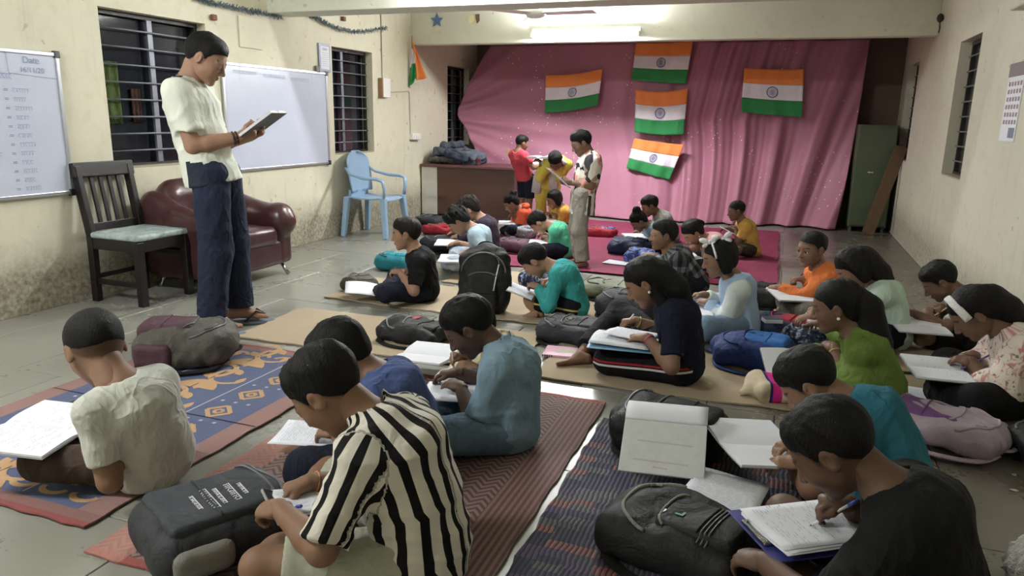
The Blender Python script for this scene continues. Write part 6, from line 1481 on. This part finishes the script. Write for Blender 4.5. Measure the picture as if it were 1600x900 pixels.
# accessories worn
WRIB = cloth('white_ribbon', srgb(224, 224, 226))
def bow(mb):
    Rz = Matrix.Rotation(rad(70), 3, 'Z')
    for cy in (-.20, .14):
        c0 = Vector((-.10, cy, .52)); mb.ell(c0, .06, 8, 6)
        for k, (a, L) in enumerate(((.45, .17), (PI-.45, .17), (-.4, .14), (PI+.4, .14))):
            d = Rz @ Vector((math.cos(a)*L, 0, math.sin(a)*L)); mb.ell(c0+d, (L*.80, .06, L*.45), 10, 6, Rz @ Matrix.Rotation(-a, 3, 'Y'))
head_part(P['ribbons'], 'hair_ribbon', WRIB, bow)
head_part(P['ribbons'], 'hairband', WRIB, lambda mb: mb.tube([(.40*math.cos(a), .10, .10+.42*math.sin(a)) for a in [PI*i/14 for i in range(15)]], .03, 6))
head_part(P['floral'], 'hairband', WRIB, lambda mb: mb.tube([(.42*math.cos(a), .16, .10+.45*math.sin(a)) for a in [PI*i/16 for i in range(17)]], .03, 8, asp=2.6, up=(0, 1, 0)))
EARR = plain('white_stud', srgb(230, 230, 226), .25)
for k in ('navygirl', 'green'): head_part(P[k], 'earring', EARR, lambda mb: mb.ell((-.385, -.01, -.15), .032, 8, 6))
head_part(P['pink'], 'earring', EARR, lambda mb: mb.ell((-.385, -.01, -.15), .03, 8, 6))
def band(p, hand, mat, name, f, r, w_=.004):
    E_, W_ = (p['ER'], p['WR']) if hand == 'r' else (p['EL'], p['WL']); d = nrm(W_-E_); c = E_+(W_-E_)*f; u = nrm(np.cross(d, V3(0, .3, 1))); v = np.cross(d, u)
    mb = MB(); mb.tube([Vector(c+(u*math.cos(a)+v*math.sin(a))*r) for a in [2*PI*i/16 for i in range(17)]], w_, 6); return mb.build(name, mat, p['e'], smooth=True)
DKB = plain('dark_bracelet', srgb(50, 34, 32), .5)
band(P['teacher'], 'r', DKB, 'bracelet', .93, .034, .006); band(P['teacher'], 'r', DKB, 'bracelet', .86, .037, .005)
band(P['navygirl'], 'l', plain('pink_band', srgb(190, 60, 110), .5), 'bracelet', .92, .027); band(P['navygirl'], 'r', plain('green_band', srgb(150, 160, 70), .5), 'bracelet', .9, .027)
band(P['striped'], 'r', plain('orange_thread', srgb(210, 140, 80), .6), 'bracelet', .93, .029, .002)
band(P['olive'], 'r', plain('yellow_thread', srgb(196, 176, 110), .6), 'bracelet', .93, .026, .003)
band(P['green'], 'l', plain('gold_bangle', srgb(190, 150, 90), .35), 'bangle', .9, .028, .004)
# cord at the teacher's neck, flip-flops
p = P['teacher']; c = p['nb']; mb = MB(); mb.tube([Vector(c+V3(.060*math.cos(a), .012+.062*math.sin(a), .012-.045*max(0, math.sin(a)))) for a in [2*PI*i/24 for i in range(25)]], .003, 5); mb.build('neck_cord', DKB, p['e'], smooth=True)
FLIP = plain('flipflop_sole', srgb(116, 122, 136), .7); FLIPS = plain('flipflop_strap', srgb(60, 52, 52), .6)
for k, fk in (('ar', 'fr'), ('al', 'fl')):
    A = p['LG'][k]; d = nrm(p['LG'][fk]*V3(1, 1, 0)); s_ = V3(d[1], -d[0], 0); fl = .145*1.71; mb = MB(); pts = []
    for i in range(20):
        a = 2*PI*i/20; pts.append(A+d*(fl*.24+fl*.60*math.cos(a))+s_*(fl*.22*math.sin(a)*(1+.12*math.cos(a))))
    mb.prism([(q[0], q[1]) for q in pts], -.016, .0); mb.build('flip_flop_sole', FLIP, p['e'], bevel=.003)
    for sg in (-1, 1):
        MB().tube([Vector(A+d*fl*.62-V3(0, 0, A[2]-.035)), Vector(A+d*fl*.42+s_*sg*fl*.12+V3(0, 0, -A[2]+.062)), Vector(A+d*fl*.15+s_*sg*fl*.20-V3(0, 0, A[2]-.0))], .006, 6).build('flip_flop_strap', FLIPS, p['e'], smooth=True)
# white scarf on the yellow girl
p = P['yellowgirl']; SCF = cloth('white_scarf', srgb(206, 206, 204))
for sg in (-1, 1):
    S_ = p['SR'] if sg > 0 else p['SL']; q = [p['nb']+V3(sg*.02, -.03, .03), S_+V3(-sg*.02, .045, .035), p['mid2']+V3(sg*.06, .115, .02), p['mid1']+V3(sg*.07, .14, -.02), p['pelv']+V3(sg*.09, .13, -.10), p['pelv']+V3(sg*.12, .10, -.28)]
    MB().tube([Vector(a) for a in q], [.03, .065, .08, .075, .06, .06], 10, asp=.28, up=(0, 1, 0)).build('scarf', SCF, p['e'], smooth=True)
# orange hood
p = P['orangegirl']; MB().tube([Vector(p['nb']+V3(.08*math.cos(a), -.02-.06*math.sin(a), .02+.02*math.sin(a))) for a in [PI*i/10 for i in range(11)]], .028, 8).build('hood', MATS['bright_orange_jacket'], p['e'], smooth=True)
# right edge of the view: white fluffy bundle, dark bag, scraps
t = NT('white_fleece', .95, .1); n = t.noise(t.coord('Object'), 90, 3); t.col(t.mix(n, srgb(196, 196, 192), srgb(226, 226, 222))); t.bump(n, .9, .01); FLE = t.m
o = soft('fleece_bundle', [ellip((0, 0, .12), (.16, .13, .12)), ellip((.10, -.05, .14), (.14, .14, .13), None, .05)], .009, FLE, None, .05, lambda X, Y, Z, a=wob(5, .012, 40, 6), b=wob(6, .006, 120, 6): a(X, Y, Z)+b(X, Y, Z)); o.location = G(1668, 968, .0); tag(o, 'fluffy white bundle at the bottom right corner', 'bundle')
backpack((1625, 722), .26, .20, .12, rad(10), BK, 'dark bag cut off by the right edge of the picture', REDN, seed=40, res=1.2, straps=False)
r = random.Random(9); SCR = plain('paper_scrap', srgb(204, 200, 190), .8)
for i, (px, py, nm) in enumerate([(1580, 680, 'torn paper scrap on the floor near the long cardboard sheet'), (1545, 712, 'tiny paper scrap beside the lilac bag'), (1585, 742, 'tiny paper scrap near the right edge, upper one'), (1584, 766, 'tiny paper scrap near the right edge, lower one'), (440, 418, 'white scrap on the floor beside the armchair foot')]):
    o = MB().prism([(r.uniform(.006, .016)*math.cos(a*PI/3), r.uniform(.005, .012)*math.sin(a*PI/3)) for a in range(6)], 0, .002).build('paper_scrap', SCR); o.location = G(px, py, .001); tag(o, nm, 'scrap')
